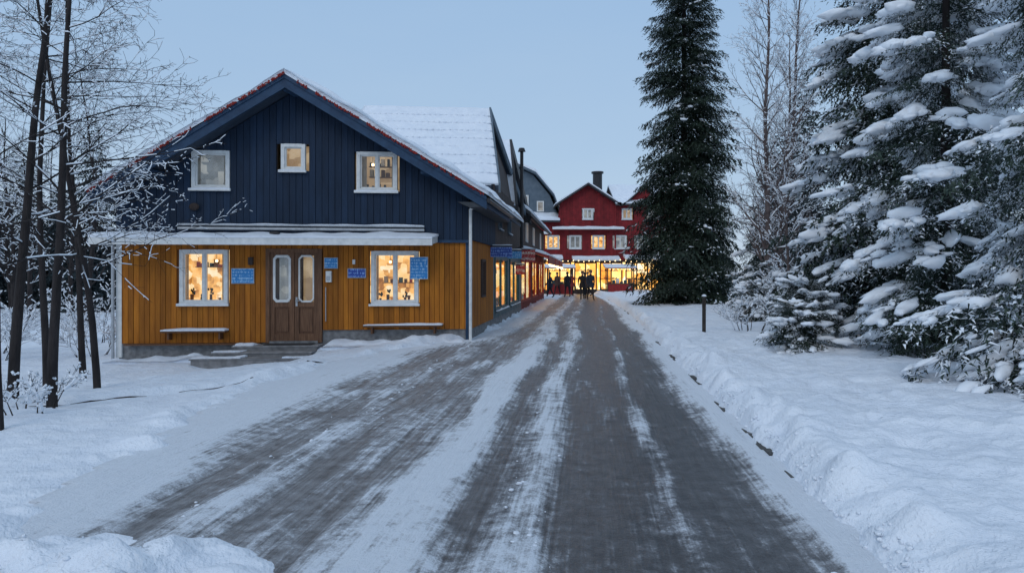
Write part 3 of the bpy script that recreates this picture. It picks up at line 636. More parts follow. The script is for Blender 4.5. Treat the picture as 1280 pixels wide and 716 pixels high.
for i,o in enumerate(ops_g): window('shopfront_%d'%(i+1),T,o,rb,INT_F,curt=False,sill=False,seed=40+i,cmat=BROWN,depth=1.2)
for i,o in enumerate(ops1): window('window_%d'%(i+1),T,o,rb,INT_W if i in (0,1,3,6) else INT_C,curt=False,seed=60+i,items=False,cas=0.1)
for i,o in enumerate(ops2): window('upper_window_%d'%(i+1),T,o,rb,INT_S if i==1 else INT_C,curt=False,seed=70+i,items=False,cas=0.1)
g=MB()
rslab(g,lambda u,v:T(8.7+(RW-8.3)*u,-0.6+4.6*v,7.35+2.0*v)); rslab(g,lambda u,v:T(8.7+(RW-8.3)*u,8.6-4.6*v,7.35+2.0*v))
rslab(g,lambda u,v:T(3.8+2.7*u,-0.6+8.6*v,7.3+1.75*u)); rslab(g,lambda u,v:T(9.2-2.7*u,-0.6+8.6*v,7.3+1.75*u))
rslab(g,lambda u,v:T(0.3+3.9*u,-0.5+4.5*v,6.0+1.2*v))
for (a0,a1,z) in ((0.6,4.4,3.05),(5.2,9.0,2.95),(9.4,13.4,3.05)):
    rslab(g,lambda u,v:T(a0+(a1-a0)*u,-1.2+1.15*v,z-0.15+0.25*v),0.1,0.16,WHITE,14,4)
rslab(g,lambda u,v:T(3.6+5.8*u,-0.7+0.66*v,5.35+0.1*v),0.1,0.12,WHITE,14,4)
rslab(g,lambda u,v:T(0.7+2.6*u,-1.0+0.95*v,4.95+0.1*v),0.1,0.12,WHITE,14,4)
# second, smaller gable dormer to the right
g.prism(T,[(9.6,7.3),(12.6,7.3),(11.1,8.7)],-0.25,3.5,RED)
rslab(g,lambda u,v:T(9.3+1.8*u,-0.6+4.2*v,7.25+1.6*u),0.1,0.16); rslab(g,lambda u,v:T(12.9-1.8*u,-0.6+4.2*v,7.25+1.6*u),0.1,0.16)
g.obj('roofs_and_snow',rb)
g=MB(); g.tube((7.3,61.5,7.6),(7.3,61.5,10.2),0.40,0.40,DMETAL,14); g.tube((7.3,61.5,10.2),(7.3,61.5,10.35),0.52,0.52,DMETAL,14); g.ball((7.3,61.5,10.35),0.42,SNOW,(1,1,0.3),10,6); g.obj('chimney',rb)
g=MB(); rl=random.Random(9)
for (a0,a1,z) in ((0.6,9,2.75),(9,15,2.75)):
    n=int((a1-a0)/0.42)
    for i in range(n): x=a0+(a1-a0)*i/n; g.ball(T(x,-1.24,z-0.12*abs(math.sin(i*0.6))+rl.uniform(-.05,.05)),0.035,BULB,(1,1,1),6,4)
g.obj('string_lights',rb)
gb=empty('gambrel_roof_building',(1,61,0)); g=MB(); T2=FT(-3.4,61.0)
prof=[(0,0),(7.4,0),(7.4,6.4),(6.6,8.3),(5.2,10.0),(3.7,10.7),(2.2,10.0),(0.8,8.3),(0,6.4)]
g.prism(T2,prof,0,8,GREYB); g.box(T2,-0.01,7.41,-0.05,-0.005,0,5.9,RED)
oo=[(4.0,4.8,7.2,8.3),(5.5,6.1,6.9,7.8),(3.5,4.3,3.6,4.7),(5.5,6.3,3.6,4.7)]
for i,o in enumerate(oo): 
    g.box(T2,o[0],o[1],-0.13,-0.06,o[2],o[3],WHITE); g.box(T2,o[0]+0.1,o[1]-0.1,-0.15,-0.131,o[2]+0.1,o[3]-0.1,INT_C if i<2 else INT_W)
g.obj('walls',gb)
g=MB(); rp=[(7.75,6.2),(6.95,8.35),(5.4,10.2),(3.7,11.0),(2.0,10.2),(0.45,8.35),(-0.35,6.2)]
for (p,q) in zip(rp,rp[1:]):
    P=lambda u,v:T2(p[0]+(q[0]-p[0])*u,-0.6+9*v,p[1]+(q[1]-p[1])*u)
    rslab(g,P,0.2,0.36,GREYB,4,8)
g.obj('roof',gb)
def stall(X,Y,w):
    e=empty('market_stall',(X,Y,0)); g=MB(); T=FT(X,Y)
    for a in (0,w): 
        for b_ in (0,0.9): g.box(T,a-0.04,a+0.04,b_-0.04,b_+0.04,0,2.2,BROWN)
    g.box(T,-0.1,w+0.1,-0.02,0.9,0.85,0.92,WOOD); g.box(T,0,w,0.0,0.04,0.1,0.85,REDT)
    rslab(g,lambda u,v:T(-0.2+(w+0.4)*u,-0.3+1.5*v,2.1+0.25*v),0.06,0.12,REDT,8,6)
    for i in range(int(w/0.3)): g.ball(T(0.15+i*0.3,-0.25,2.0),0.035,BULB,(1,1,1),6,4)
    for i in range(6): g.box(T,0.1+i*0.3,0.32+i*0.3,0.2,0.45,0.921,1.05+0.12*(i%3),random.Random(i).choice([WHITE,TEAL,WOOD,REDT]))
    g.obj('frame',e)
stall(2.7,54.5,1.9); stall(7.3,55,2.0)
# ------------------------------------------------------------------ trees
import bmesh
bm=bmesh.new(); bmesh.ops.create_icosphere(bm,subdivisions=2,radius=1); bm.verts.ensure_lookup_table()
IV=np.array([v.co[:] for v in bm.verts]); IF=np.array([[v.index for v in f.verts] for f in bm.faces]); bm.free()
DR=0.26
def stemf(t): return np.array([t,0.03*math.sin(t*5),-DR*t*t+0.12*t**4])
def bough_tpl(rng,nt_,nn,sub,nl,nw):
    tris=[]; 
    def twig(p,ang,Lt,side,lvl,hang):
        d=np.array([math.cos(ang),side*math.sin(ang),-0.30*rng.random()-hang]); d/=np.linalg.norm(d)
        n=max(4,int(nn*Lt/0.3))
        for i in range(n):
            t=(i+rng.random())/n; q=p+d*Lt*t+np.array([0,0,-0.35*Lt*t*t])
            side2=1 if rng.random()<0.5 else -1
            perp=np.array([-d[1],d[0],0])*side2
            nd=d*rng.uniform(0.4,1.0)+perp*rng.uniform(0.2,0.9)+np.array([0,0,rng.uniform(-0.8,0.35)]); nd/=np.linalg.norm(nd)
            w=np.cross(nd,np.array([rng.uniform(-.6,.6),rng.uniform(-.6,.6),1.0])); w/=np.linalg.norm(w)
            l=nl*rng.uniform(0.6,1.2); ww=nw*rng.uniform(0.7,1.3)
            tris.append([q-w*ww,q+w*ww,q+nd*l])
        if lvl>0:
            for k in range(sub):
                t=0.25+0.65*k/sub; twig(p+d*Lt*t,ang+rng.uniform(0.3,0.7)*(1 if k%2 else -1),Lt*0.5*(1.2-t),side,0,rng.uniform(0.1,0.9))
    for k in range(nt_):
        t=0.08+0.92*(k+rng.random()*0.6)/nt_; t=min(t,1.0)
        Lt=(0.46*(1-t)**0.7+0.09)*rng.uniform(0.65,1.2)*min(1,0.4+t*2)
        for side in (1,-1): twig(stemf(t),rng.uniform(0.6,1.1),Lt,side,1 if sub else 0,rng.uniform(0.0,0.35))
    twig(stemf(0.85),0.02,0.2,1,0,0)
    return np.array(tris)
nprng=np.random.RandomState(4)
def spruce(name,loc,H,Rm,nb,seed,tpls,needmat,snowp=0.3,z0=0.5,snow_r=0.11,rpow=0.8,nblob=8,wf=1.0,pitch_low=-0.42,rvar=0.2,snowflat=0.46,dust=0.05,dustS=0.42):
    rng=random.Random(seed); ch=[]
    tri=[];snow=[];white=[]
    for i in range(nb):
        f=(i+rng.random())/nb
        z=z0+(H-z0-0.15)*(1-(1-f)**1.3)
        hz=(z-z0)/(H-z0)
        az=rng.uniform(0,2*math.pi)
        inner=rng.random()<0.35
        Lb=max(0.25,Rm*(1-hz)**rpow*(rng.uniform(0.45,0.75) if inner else rng.uniform(0.78,1.08))*(1+rvar*2*nz(math.cos(az)*1.6+seed,math.sin(az)*1.6,z*0.8)))
        pt=pitch_low+(0.85)*hz**1.4+rng.uniform(-0.16,0.16)
        X=np.array([math.cos(az)*math.cos(pt),math.sin(az)*math.cos(pt),math.sin(pt)]); Yv=np.array([-math.sin(az),math.cos(az),0]); Z=np.cross(X,Yv)
        w_=wf*rng.uniform(0.8,1.15)
        Mx=np.stack([X*Lb,Yv*Lb*w_,Z*Lb],axis=0)
        o=np.array([0.03*math.cos(az),0.03*math.sin(az)+0,z])
        t=tpls[rng.randrange(len(tpls))]
        tt_=(t.reshape(-1,3)@Mx+o).reshape(-1,3,3)
        laden=(not inner) and rng.random()<snowp*(1.15-0.4*hz)
        pr=dustS if laden else dust
        out_=t[:,0,0]
        mk=nprng.rand(len(tt_))<pr*np.clip(out_*1.6,0.1,1.1)
        wt=tt_[mk].copy(); wt[:,:,2]+=0.012
        c=wt.mean(axis=1,keepdims=True); wt=c+(wt-c)*np.array([1.0,1.0,0.6])*1.2
        white.append(wt.reshape(-1,3)); tri.append(tt_[~mk].reshape(-1,3))
        if laden:
            full=rng.random()<0.5
            q0=rng.uniform(0.3,0.5) if full else rng.uniform(0.6,0.75)
            n=max(2,int(nblob*rng.uniform(0.7,1.2)*(1 if full else 0.6)))
            for k in range(n):
                tt=q0+(1.0-q0)*rng.random(); wid=0.32*(1.12-tt)+0.04; lat=rng.uniform(-1,1)*wid
                st_=stemf(tt); p=np.array([tt-abs(lat)*0.1,lat,st_[2]-0.35*abs(lat)+0.005])@Mx+o
                r=snow_r*(0.35+1.0*rng.random()**1.5)*min(1.0,0.5+Lb/2.2)
                s=np.array([r*rng.uniform(1.0,2.1),r*rng.uniform(0.6,1.0),r*snowflat*rng.uniform(0.8,1.4)])
                v=IV*s; ph=rng.uniform(0,9)
                v=v*(1+0.28*np.sin(IV[:,[1]]*3.1+ph)*np.cos(IV[:,[0]]*2.7+ph*1.7)+0.18*np.sin(IV[:,[2]]*5+IV[:,[0]]*4+ph))
                ya=rng.uniform(-0.9,0.9); X2=X*math.cos(ya)+Yv*math.sin(ya); Y2=-X*math.sin(ya)+Yv*math.cos(ya)
                v=v@np.stack([X2,Y2,Z]); p[2]+=s[2]*0.3
                snow.append(v+p)
    tri=np.concatenate(tri); ch.append((tri,np.arange(len(tri)).reshape(-1,3),0))
    wh=np.concatenate(white)
    if len(wh): ch.append((wh,np.arange(len(wh)).reshape(-1,3),3))
    if snow:
        n=len(snow); sv=np.concatenate(snow); sf=(IF[None]+np.arange(n)[:,None,None]*len(IV)).reshape(-1,3); ch.append((sv,sf,1))
    segs=[]; n=14
    for i in range(n):
        za,zb=-0.2+H*i/n,-0.2+H*(i+1)/n; r=lambda z:max(0.008,0.010*(H-z)+0.005)
        segs.append(((0,0,za),(0,0,zb),r(za),r(zb)))
    ch.append(tubes(segs,8,2))
    return np_mesh(name,ch,[needmat,SNOWT,BARK,SNOWT],loc,(1,2))
def tubes(segs,k,mat):
    P=np.array([s[0] for s in segs],float);Q=np.array([s[1] for s in segs],float);r1=np.array([s[2] for s in segs]);r2=np.array([s[3] for s in segs])
    d=Q-P; d/=np.maximum(np.linalg.norm(d,axis=1,keepdims=True),1e-9)
    up=np.where(np.abs(d[:,[2]])>0.95,np.array([[1.0,0,0]]),np.array([[0,0,1.0]]))
    x=np.cross(up,d); x/=np.linalg.norm(x,axis=1,keepdims=True); y=np.cross(d,x)
    an=np.arange(k)*2*math.pi/k
    ring=np.cos(an)[None,:,None]*x[:,None,:]+np.sin(an)[None,:,None]*y[:,None,:]
    A=P[:,None,:]+ring*r1[:,None,None]; B=Q[:,None,:]+ring*r2[:,None,None]
    V=np.concatenate([A,B],axis=1).reshape(-1,3)
    i=np.arange(k); f=np.stack([i,(i+1)%k,(i+1)%k+k,i+k],axis=1)
    F=(f[None]+np.arange(len(segs))[:,None,None]*2*k).reshape(-1,4)
    return (V,F,mat)
def bare(name,loc,seed,H,r0,cfg,bark,snow=0.0,parent=None,lean=(0,0),snowr=0.006,raw=False,off=(0,0,0)):
    rng=random.Random(seed); segs=[]
    def grow(p,d,r,Ln,lvl):
        n=max(3,int(Ln/cfg['seg'][lvl])); st=Ln/n
        for i in range(n):
            t=i/n; w=cfg['wander'][lvl]
            d=d+Vector((rng.gauss(0,w),rng.gauss(0,w),rng.gauss(0,w)+cfg['grav'][lvl])); d.normalize()
            q=p+d*st; ra=max(0.0022,r*(1-0.85*t)); rb_=max(0.002,r*(1-0.85*(i+1)/n))
            segs.append((tuple(p),tuple(q),ra,rb_,lvl)); p=q
            if lvl<cfg['max'] and t>=cfg['start'][lvl]:
                c=cfg['kids'][lvl]*(1/n); k=int(c)+(1 if rng.random()<c-int(c) else 0)
                for _ in range(k):
                    ax=d.orthogonal().normalized(); ax=Matrix.Rotation(rng.uniform(0,2*math.pi),3,d)@ax
                    nd=(Matrix.Rotation(rng.uniform(*cfg['ang'][lvl]),3,ax)@d)
                    if 'bias' in cfg and lvl==0: nd=(nd+Vector(cfg['bias'])*rng.random())
                    nd.normalize()
                    grow(p,nd,max(0.003,ra*cfg['rr'][lvl]),Ln*cfg['lr'][lvl]*rng.uniform(0.5,1.1)*(1-0.6*t if lvl>0 else 1.1-0.6*t),lvl+1)
    grow(Vector(off)+Vector((0,0,-0.1)),Vector((lean[0],lean[1],1)).normalized(),r0,H,0)
    thick=[s for s in segs if s[2]>0.02]; thin=[s for s in segs if s[2]<=0.02]
    ch=[tubes(thick,8,0)] if thick else []
    if thin: ch.append(tubes(thin,4,0))
    if snow>0:
        sn=[]
        for s in segs:
            dx=s[1][0]-s[0][0];dy=s[1][1]-s[0][1];dz=s[1][2]-s[0][2]; h=math.hypot(dx,dy)/math.sqrt(dx*dx+dy*dy+dz*dz+1e-9)
            if h>0.55 and rng.random()<snow and s[2]<0.05:
                ra=s[2]*0.7+snowr*rng.uniform(0.6,1.3); rb_=s[3]*0.7+snowr*rng.uniform(0.6,1.3); o=s[2]*0.6+snowr*0.7
                sn.append(((s[0][0],s[0][1],s[0][2]+o),(s[1][0],s[1][1],s[1][2]+o),ra,rb_))
        if sn: ch.append(tubes(sn,5,1))
    if raw: return ch
    return np_mesh(name,ch,[bark,SNOWT],loc,(0,1))
rng=random.Random(11)
TN=[bough_tpl(rng,14,16,2,0.046,0.0075) for _ in range(5)]
TM=[bough_tpl(rng,11,13,1,0.060,0.012) for _ in range(5)]
TF=[bough_tpl(rng,6,5,0,0.20,0.05) for _ in range(3)]
def gh(x,y): return ground_h(x,y)-0.03
spruce('spruce_tree',(7.65,32,gh(7.65,32)),21.0,3.05,1150,1,TM,NEED,snowp=0.14,z0=0.3,snow_r=0.08,nblob=4,rpow=0.74,pitch_low=-0.40,rvar=0.10,dust=0.015,dustS=0.10)
spruce('spruce_tree',(10.6,38,gh(10.6,38)),8.5,2.3,220,2,TM,NEED,snowp=0.2,z0=0.4,snow_r=0.10,nblob=4)
spruce('spruce_tree',(7.9,14.8,gh(7.9,14.8)),13.5,2.45,540,3,TM,NEED,snowp=0.62,z0=0.4,snow_r=0.15,nblob=15,rpow=0.62)
spruce('spruce_tree',(6.75,11.2,gh(6.75,11.2)),10.0,1.8,340,4,TN,NEED2,snowp=0.78,z0=0.5,snow_r=0.12,nblob=19,rpow=0.55)
spruce('spruce_tree',(6.35,7.9,gh(6.35,7.9)),9.0,1.8,300,5,TN,NEED2,snowp=0.78,z0=0.45,snow_r=0.105,nblob=20,rpow=0.5)
spruce('spruce_tree',(10.8,13,gh(10.8,13)),12,2.5,280,6,TM,NEED,snowp=0.5,z0=0.5,snow_r=0.15,nblob=10)
spruce('spruce_tree',(11.5,21,gh(11.5,21)),14,2.8,320,7,TM,NEED,snowp=0.4,z0=0.5,snow_r=0.15)
spruce('young_spruce_tree',(5.0,12.6,gh(5.0,12.6)),0.9,0.78,120,8,TM,NEED,snowp=0.6,z0=0.05,snow_r=0.09,nblob=8,rpow=0.36,pitch_low=-0.25)
spruce('young_spruce_tree',(5.9,14.4,gh(5.9,14.4)),1.2,0.98,120,9,TM,NEED,snowp=0.6,z0=0.05,snow_r=0.09,nblob=8,rpow=0.36,pitch_low=-0.25)
spruce('young_spruce_tree',(6.6,19.5,gh(6.6,19.5)),1.1,0.9,90,10,TM,NEED,snowp=0.6,z0=0.05,snow_r=0.09,nblob=7,rpow=0.4)
spruce('young_spruce_tree',(7.6,22,gh(7.6,22)),1.8,1.2,100,12,TM,NEED,snowp=0.5,z0=0.05,snow_r=0.10,nblob=7,rpow=0.5)
spruce('young_spruce_tree',(7.6,18.2,gh(7.6,18.2)),2.8,1.3,140,13,TM,NEED,snowp=0.55,z0=0.1,snow_r=0.11,nblob=9,rpow=0.6)
spruce('young_spruce_tree',(9.4,27,gh(9.4,27)),4.2,1.6,160,14,TM,NEED,snowp=0.45,z0=0.2,snow_r=0.12,nblob=8,rpow=0.7)
bcfg=dict(seg=[0.5,0.25,0.16,0.12],wander=[0.03,0.09,0.14,0.16],grav=[0.02,0.06,0.03,-0.02],max=3,start=[0.08,0.10,0.1,0],kids=[74,13,6,0],ang=[(0.45,0.9),(0.4,0.9),(0.4,0.9),(0,0)],rr=[0.34,0.5,0.6,0.6],lr=[0.22,0.5,0.55,0.5])
bare('birch_tree',(8.0,22.5,gh(8.0,22.5)),21,11.5,0.11,bcfg,BIRCH,snow=0.30,snowr=0.009)
bare('birch_tree',(6.9,18.0,gh(6.9,18)),22,5.2,0.05,dict(bcfg,kids=[50,11,5,0]),BIRCH,snow=0.35,snowr=0.008)
bare('birch_tree',(9.6,26,gh(9.6,26)),23,12.5,0.11,bcfg,BIRCH,snow=0.30,snowr=0.009)
bare('birch_tree',(8.9,24,gh(8.9,24)),25,9.5,0.09,bcfg,BIRCH,snow=0.30,snowr=0.009)
lcfg=dict(seg=[0.35,0.2,0.13,0.09],wander=[0.020,0.09,0.15,0.18],grav=[0.014,-0.015,-0.03,-0.03],max=3,start=[0.2,0.12,0.1,0],kids=[38,14,7,0],ang=[(0.9,1.45),(0.4,1.0),(0.4,1.0),(0,0)],rr=[0.30,0.5,0.6,0.6],lr=[0.34,0.46,0.5,0.5])
def lt(x,y,seed,H,r,lean,cfg): bare('bare_tree',(x,y,gh(x,y)),seed,H,r,cfg,BARK,snow=0.34,lean=lean,snowr=0.0042)
lt(-5.75,9.0,31,7.4,0.066,(-0.01,0.0),dict(lcfg,bias=(0.35,0,0)))
lt(-6.45,9.3,32,7.8,0.070,(0.0,0.02),dict(lcfg,bias=(0.2,0,0)))
lt(-6.1,10.6,33,7.6,0.055,(-0.02,0.0),dict(lcfg,bias=(0.35,0,0)))
lt(-8.1,13.6,34,8.0,0.065,(-0.0,0.0),lcfg)
lt(-9.4,12.5,35,8.2,0.08,(0.02,0.0),lcfg)
lt(-5.2,7.3,36,6.8,0.05,(-0.05,0.0),dict(lcfg,kids=[26,12,7,0]))
lt(-7.3,11.3,37,7.8,0.06,(0.0,0.0),lcfg)
scfg=dict(seg=[0.2,0.12,0.08,0.06],wander=[0.1,0.14,0.18,0.18],grav=[0.0,0.02,0.0,0],max=2,start=[0.1,0.1,0.1,0],kids=[12,7,0,0],ang=[(0.4,0.9),(0.4,1.0),(0.4,1.0),(0,0)],rr=[0.6,0.6,0.6,0.6],lr=[0.6,0.5,0.5,0.5])
def shrub(x,y,H,n,seed):
    ch=[];r=random.Random(seed)
    for i in range(n):
        a=r.uniform(0,6.28); ch+=bare('',None,seed*50+i,H*r.uniform(0.6,1.1),0.012,scfg,BARK,snow=0.6,lean=(0.5*math.cos(a),0.5*math.sin(a)),snowr=0.012,raw=True,off=(0.25*math.cos(a),0.25*math.sin(a),0))
    np_mesh('shrub',ch,[BARK,SNOWT],(x,y,gh(x,y)),(0,1))
for i,(x,y,H) in enumerate([(-10.2,17.5,1.3),(-11.5,16,1.4),(-13,18,1.6),(-12.2,21,1.8),(-6.9,8.3,0.6),(5.4,16.5,0.8),(6.6,17.2,0.9),(-5.6,8.4,0.5),(7.2,17.5,1.1),(7.3,20.5,1.6),(8.3,19.5,1.8)]): shrub(x,y,H,9,300+i)
ch=[]; rf=random.Random(77)
def farspruce(x,y,H,R_):
    tri=[]
    nbf=150
    for i in range(nbf):
        f=(i+rf.random())/nbf; z=0.3+(H-0.4)*f; az=i*2.4; Lb=R_*(1-f)**0.8*rf.uniform(0.6,1.15)+0.15; pt=-0.35+0.5*f
        X=np.array([math.cos(az)*math.cos(pt),math.sin(az)*math.cos(pt),math.sin(pt)]); Yv=np.array([-math.sin(az),math.cos(az),0]); Z=np.cross(X,Yv)
        tri.append(rf.choice(TF).reshape(-1,3)@np.stack([X*Lb,Yv*Lb,Z*Lb])+np.array([x,y,z-0.4]))
    tri=np.concatenate(tri); ch.append((tri,np.arange(len(tri)).reshape(-1,3),0))
for i in range(66):
    y=rf.uniform(38,85); x=-rf.uniform(0.55,1.25)*y if rf.random()<0.5 else rf.uniform(0.34,1.0)*y
    farspruce(x,y,rf.uniform(7,12) if x<0 else rf.uniform(8,13),rf.uniform(1.8,2.8))
for i in range(14):
    y=rf.uniform(28,48); x=-rf.uniform(0.55,0.85)*y
    ch+= [(v,f,1 if m==0 else 2) for v,f,m in bare('',None,900+i,rf.uniform(7,11),0.12,dict(bcfg,max=2,kids=[40,12,0,0]),BARK,snow=0.3,snowr=0.012,raw=True,off=(x,y,-0.4))]
np_mesh('forest',ch,[FORN,BARK,SNOWT],(0,0,0),(1,2))
# ------------------------------------------------------------------ small street items
def post(x,y,h,w):
    g=MB(); z=gh(x,y); T=FT(x,y); g.box(T,-w,w,-w,w,z-0.1,z+h,EARTH); g.prism(T,[(-w,z+h),(w,z+h),(0,z+h+w)],-w,w,EARTH); g.snow(lambda u,v:T(-w*1.2+2.4*w*u,-w*1.2+2.4*w*v,z+h+w*0.6),4,4,0.05); g.obj('wooden_post')
post(4.4,16.5,0.82,0.035); post(7.0,14.0,0.8,0.025)
# ------------------------------------------------------------------ people
SKIN=nmat('skin',(0.5,0.3,0.22)); HAIR=nmat('dark_hat',(0.03,0.03,0.035))
def person(X,Y,face,phase,coat,pants,h=1.75,hat=HAIR):
    k=h/1.75; sw=0.28*phase
    P=[];E=[];Rr=[]
    def add(p,r,par=None):
        P.append(Vector(p)*k);Rr.append(r*k)
        if par is not None: E.append((par,len(P)-1))
        return len(P)-1
    pel=add((0,0,0.95),0.145); w=add((0,0.0,1.10),0.13,pel); c=add((0,0.01,1.32),0.155,w); n0=add((0,0.01,1.46),0.075,c); n1=add((0,0.02,1.53),0.055,n0); h1=add((0,0.03,1.60),0.082,n1); h2=add((0,0.03,1.68),0.095,h1); h3=add((0,0.02,1.75-0.03),0.055,h2)
    for s in (-1,1):
        f=s*sw
        hp=add((0.10*s,0,0.90),0.105,pel); kn=add((0.105*s,f*0.45+0.03,0.50),0.068,hp); an=add((0.105*s,f-0.02,0.10+(0.05 if f<0 else 0)),0.048,kn); to=add((0.115*s,f+0.15,0.045),0.042,an)
        sh=add((0.19*s,0.0,1.40),0.075,c); el=add((0.25*s,-f*0.35-0.02,1.12),0.055,sh); wr=add((0.26*s,-f*0.7+0.08,0.90),0.036,el); pm=add((0.26*s,-f*0.75+0.10,0.84),0.040,wr)
    me=bpy.data.meshes.new('body'); me.from_pydata([tuple(p) for p in P],E,[])
    o=bpy.data.objects.new('tmp',me); COL.objects.link(o)
    md=o.modifiers.new('skin','SKIN'); md.use_smooth_shade=True
    for i,v in enumerate(me.skin_vertices[0].data): v.radius=(Rr[i],Rr[i]*0.82); v.use_root=(i==0)
    sb=o.modifiers.new('sub','SUBSURF'); sb.levels=2; sb.render_levels=2
    dg_=bpy.context.evaluated_depsgraph_get(); me2=bpy.data.meshes.new_from_object(o.evaluated_get(dg_)); bpy.data.objects.remove(o)
    me2.name='body'
    me2.materials.clear()
    for mm in (pants,coat,SKIN,hat): me2.materials.append(mm)
    for p in me2.polygons:
        c_=p.center/k; p.use_smooth=True
        if abs(c_.x)>0.17 and c_.z<0.90: p.material_index=3
        elif c_.z<0.80: p.material_index=0
        elif c_.z<1.50: p.material_index=1
        elif c_.z>1.665 or c_.y<0.01: p.material_index=3
        else: p.material_index=2
    e=empty('person',(X,Y,base(X,Y)+0.01)); e.rotation_euler=(0,0,face)
    b_=bpy.data.objects.new('body',me2); COL.objects.link(b_); b_.parent=e
    g=MB()
    g.ball((0,0.118*k,1.635*k),0.016*k,SKIN,(1,1.2,1.5),6,5)
    for s in (-1,1):
        g.ball((0.095*s*k,0.02*k,1.635*k),0.022*k,SKIN,(0.5,1,1.3),6,5); g.ball((0.035*s*k,0.108*k,1.655*k),0.010*k,HAIR,(1,0.6,0.7),6,5)
        f=s*sw; c0=Vector((0.26*s,-f*0.75+0.10,0.83))*k
        for q in range(4): 
            a=c0+Vector((0,(q-1.5)*0.018,-0.02))*k; b2=a+Vector((-0.006*s,0.004,-0.04-0.006*(1.5-abs(q-1.5))))*k; g.tube(a,b2,0.010*k,0.009*k,hat,6); g.tube(b2,b2+Vector((-0.014*s,0,-0.025))*k,0.009*k,0.007*k,hat,6)
        g.tube(c0+Vector((0,0.03,0.01))*k,c0+Vector((-0.01*s,0.055,-0.03))*k,0.011*k,0.008*k,hat,6)
    g.tube((0,0.112*k,1.598*k),(0,0.116*k,1.594*k),0.018*k,0.014*k,REDT,6)
    n=14; vs=[];
    for zz,rx,ry in ((1.05,0.175,0.145),(0.92,0.20,0.17),(0.74,0.215,0.20)):
        for i in range(n): t=2*math.pi*i/n; vs.append((rx*k*math.cos(t),ry*k*math.sin(t),zz*k))
    g.add(vs,[(j*n+i,j*n+(i+1)%n,(j+1)*n+(i+1)%n,(j+1)*n+i) for j in range(2) for i in range(n)],coat)
    vs=[]
    for zz,rx,ry in ((1.675,0.102,0.108),(1.72,0.103,0.108),(1.76,0.085,0.09),(1.79,0.04,0.045)):
        for i in range(n): t=2*math.pi*i/n; vs.append((rx*k*math.cos(t),0.02*k+ry*k*math.sin(t),zz*k))
    g.add(vs,[(j*n+i,j*n+(i+1)%n,(j+1)*n+(i+1)%n,(j+1)*n+i) for j in range(3) for i in range(n)]+[tuple(range(3*n,4*n))],hat)
    o=g.obj('clothing_and_features'); o.parent=e
    for p in o.data.polygons: p.use_smooth=True
DK=nmat('black_coat',(0.018,0.018,0.022),(0.01,0.01,0.012)); DK2=nmat('dark_blue_coat',(0.02,0.03,0.05)); DK3=nmat('brown_coat',(0.08,0.04,0.03)); JN=nmat('dark_trousers',(0.015,0.015,0.02)); RC=nmat('red_jacket',(0.25,0.03,0.03))
person(4.45,45.5,3.1,1,DK,JN,1.78); person(4.85,44.5,3.3,-1,DK2,JN,1.84); person(4.70,46.4,0.1,1,DK3,JN,1.72); person(3.85,50,0.2,-1,DK,JN,1.75); person(4.3,52,3.0,1,RC,JN,1.68); person(2.6,49,1.3,1,DK2,JN,1.7); person(3.4,54,2.6,1,DK3,JN,1.72); person(5.6,53,1.5,-1,DK,JN,1.76)
# ------------------------------------------------------------------ world, light, camera
w=bpy.data.worlds.new('World'); scene.world=w; w.use_nodes=True; nt=w.node_tree; nt.nodes.clear()
out=nt.nodes.new('ShaderNodeOutputWorld')
sky=nt.nodes.new('ShaderNodeTexSky'); sky.sky_type='NISHITA'; sky.sun_disc=False; sky.sun_elevation=math.radians(38); sky.sun_rotation=math.radians(205); sky.dust_density=1.0
bg1=nt.nodes.new('ShaderNodeBackground'); bg1.inputs['Strength'].default_value=0.010; L(nt,sky.outputs[0],bg1.inputs['Color'])
tc=nt.nodes.new('ShaderNodeTexCoord'); sp=nt.nodes.new('ShaderNodeSeparateXYZ'); L(nt,tc.outputs['Generated'],sp.inputs[0])
r=nt.nodes.new('ShaderNodeValToRGB'); e=r.color_ramp.elements
e[0].position=0.0; e[0].color=(0.51,0.62,0.76,1); e[1].position=0.42; e[1].color=(0.32,0.50,0.75,1)
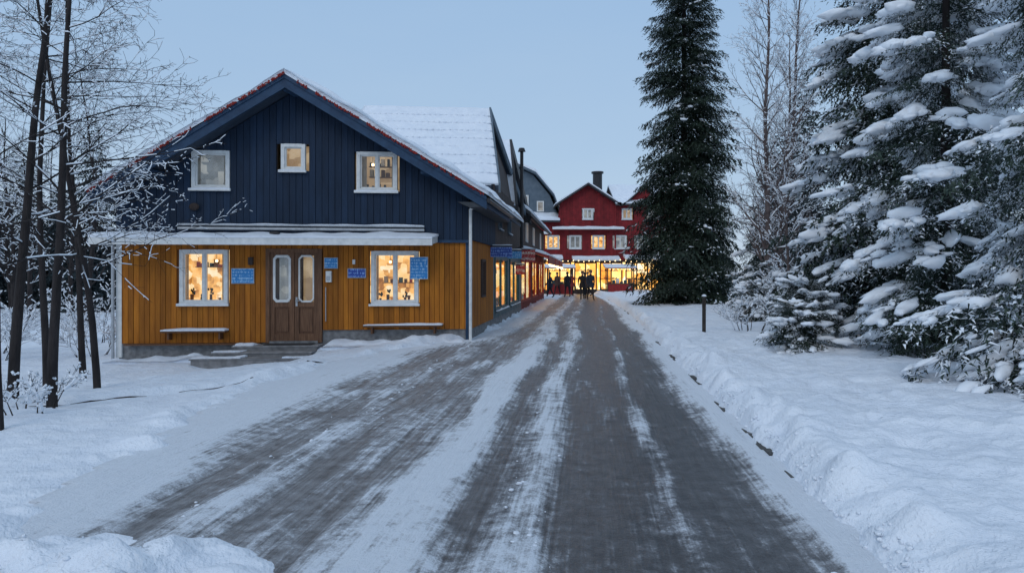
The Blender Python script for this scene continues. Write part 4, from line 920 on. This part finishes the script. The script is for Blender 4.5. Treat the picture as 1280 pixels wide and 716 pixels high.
x=e.new(0.12); x.color=(0.43,0.58,0.76,1); x=e.new(1.0); x.color=(0.49,0.62,0.78,1)
cn=nt.nodes.new('ShaderNodeTexNoise'); cn.inputs['Scale'].default_value=2.5; cn.inputs['Detail'].default_value=4
mpw=nt.nodes.new('ShaderNodeMapping'); mpw.inputs['Scale'].default_value=(1,1,4); L(nt,tc.outputs['Generated'],mpw.inputs[0]); L(nt,mpw.outputs[0],cn.inputs['Vector'])
ma=nt.nodes.new('ShaderNodeMath'); ma.operation='MULTIPLY_ADD'; ma.inputs[1].default_value=0.16; L(nt,cn.outputs['Fac'],ma.inputs[0]); 
su=nt.nodes.new('ShaderNodeMath'); su.operation='SUBTRACT'; su.inputs[1].default_value=0.08; L(nt,sp.outputs['Z'],su.inputs[0]); L(nt,su.outputs[0],ma.inputs[2])
L(nt,ma.outputs[0],r.inputs[0])
bg2=nt.nodes.new('ShaderNodeBackground'); bg2.inputs['Strength'].default_value=0.93; L(nt,r.outputs[0],bg2.inputs['Color'])
ad=nt.nodes.new('ShaderNodeAddShader'); L(nt,bg1.outputs[0],ad.inputs[0]); L(nt,bg2.outputs[0],ad.inputs[1]); L(nt,ad.outputs[0],out.inputs['Surface'])
sl_=bpy.data.lights.new('sun','SUN'); sl_.energy=0.7; sl_.angle=math.radians(30); sl_.color=(1.0,0.95,0.90)
so=bpy.data.objects.new('sun',sl_); COL.objects.link(so)
az=math.radians(205); el=math.radians(38); dv=Vector((math.sin(az)*math.cos(el),math.cos(az)*math.cos(el),math.sin(el)))
so.rotation_euler=dv.to_track_quat('Z','Y').to_euler(); so.location=(-10,-20,30)
cd=bpy.data.cameras.new('camera'); cam=bpy.data.objects.new('camera',cd); COL.objects.link(cam); scene.camera=cam
cam.location=(0,0,1.6); cam.rotation_euler=(math.radians(90),0,0); cd.lens=36*900/1280; cd.sensor_width=36; cd.shift_y=-15/1280; cd.clip_end=3000; cd.clip_start=0.05
scene.view_settings.view_transform='Standard'; scene.view_settings.look='None'; scene.view_settings.exposure=0
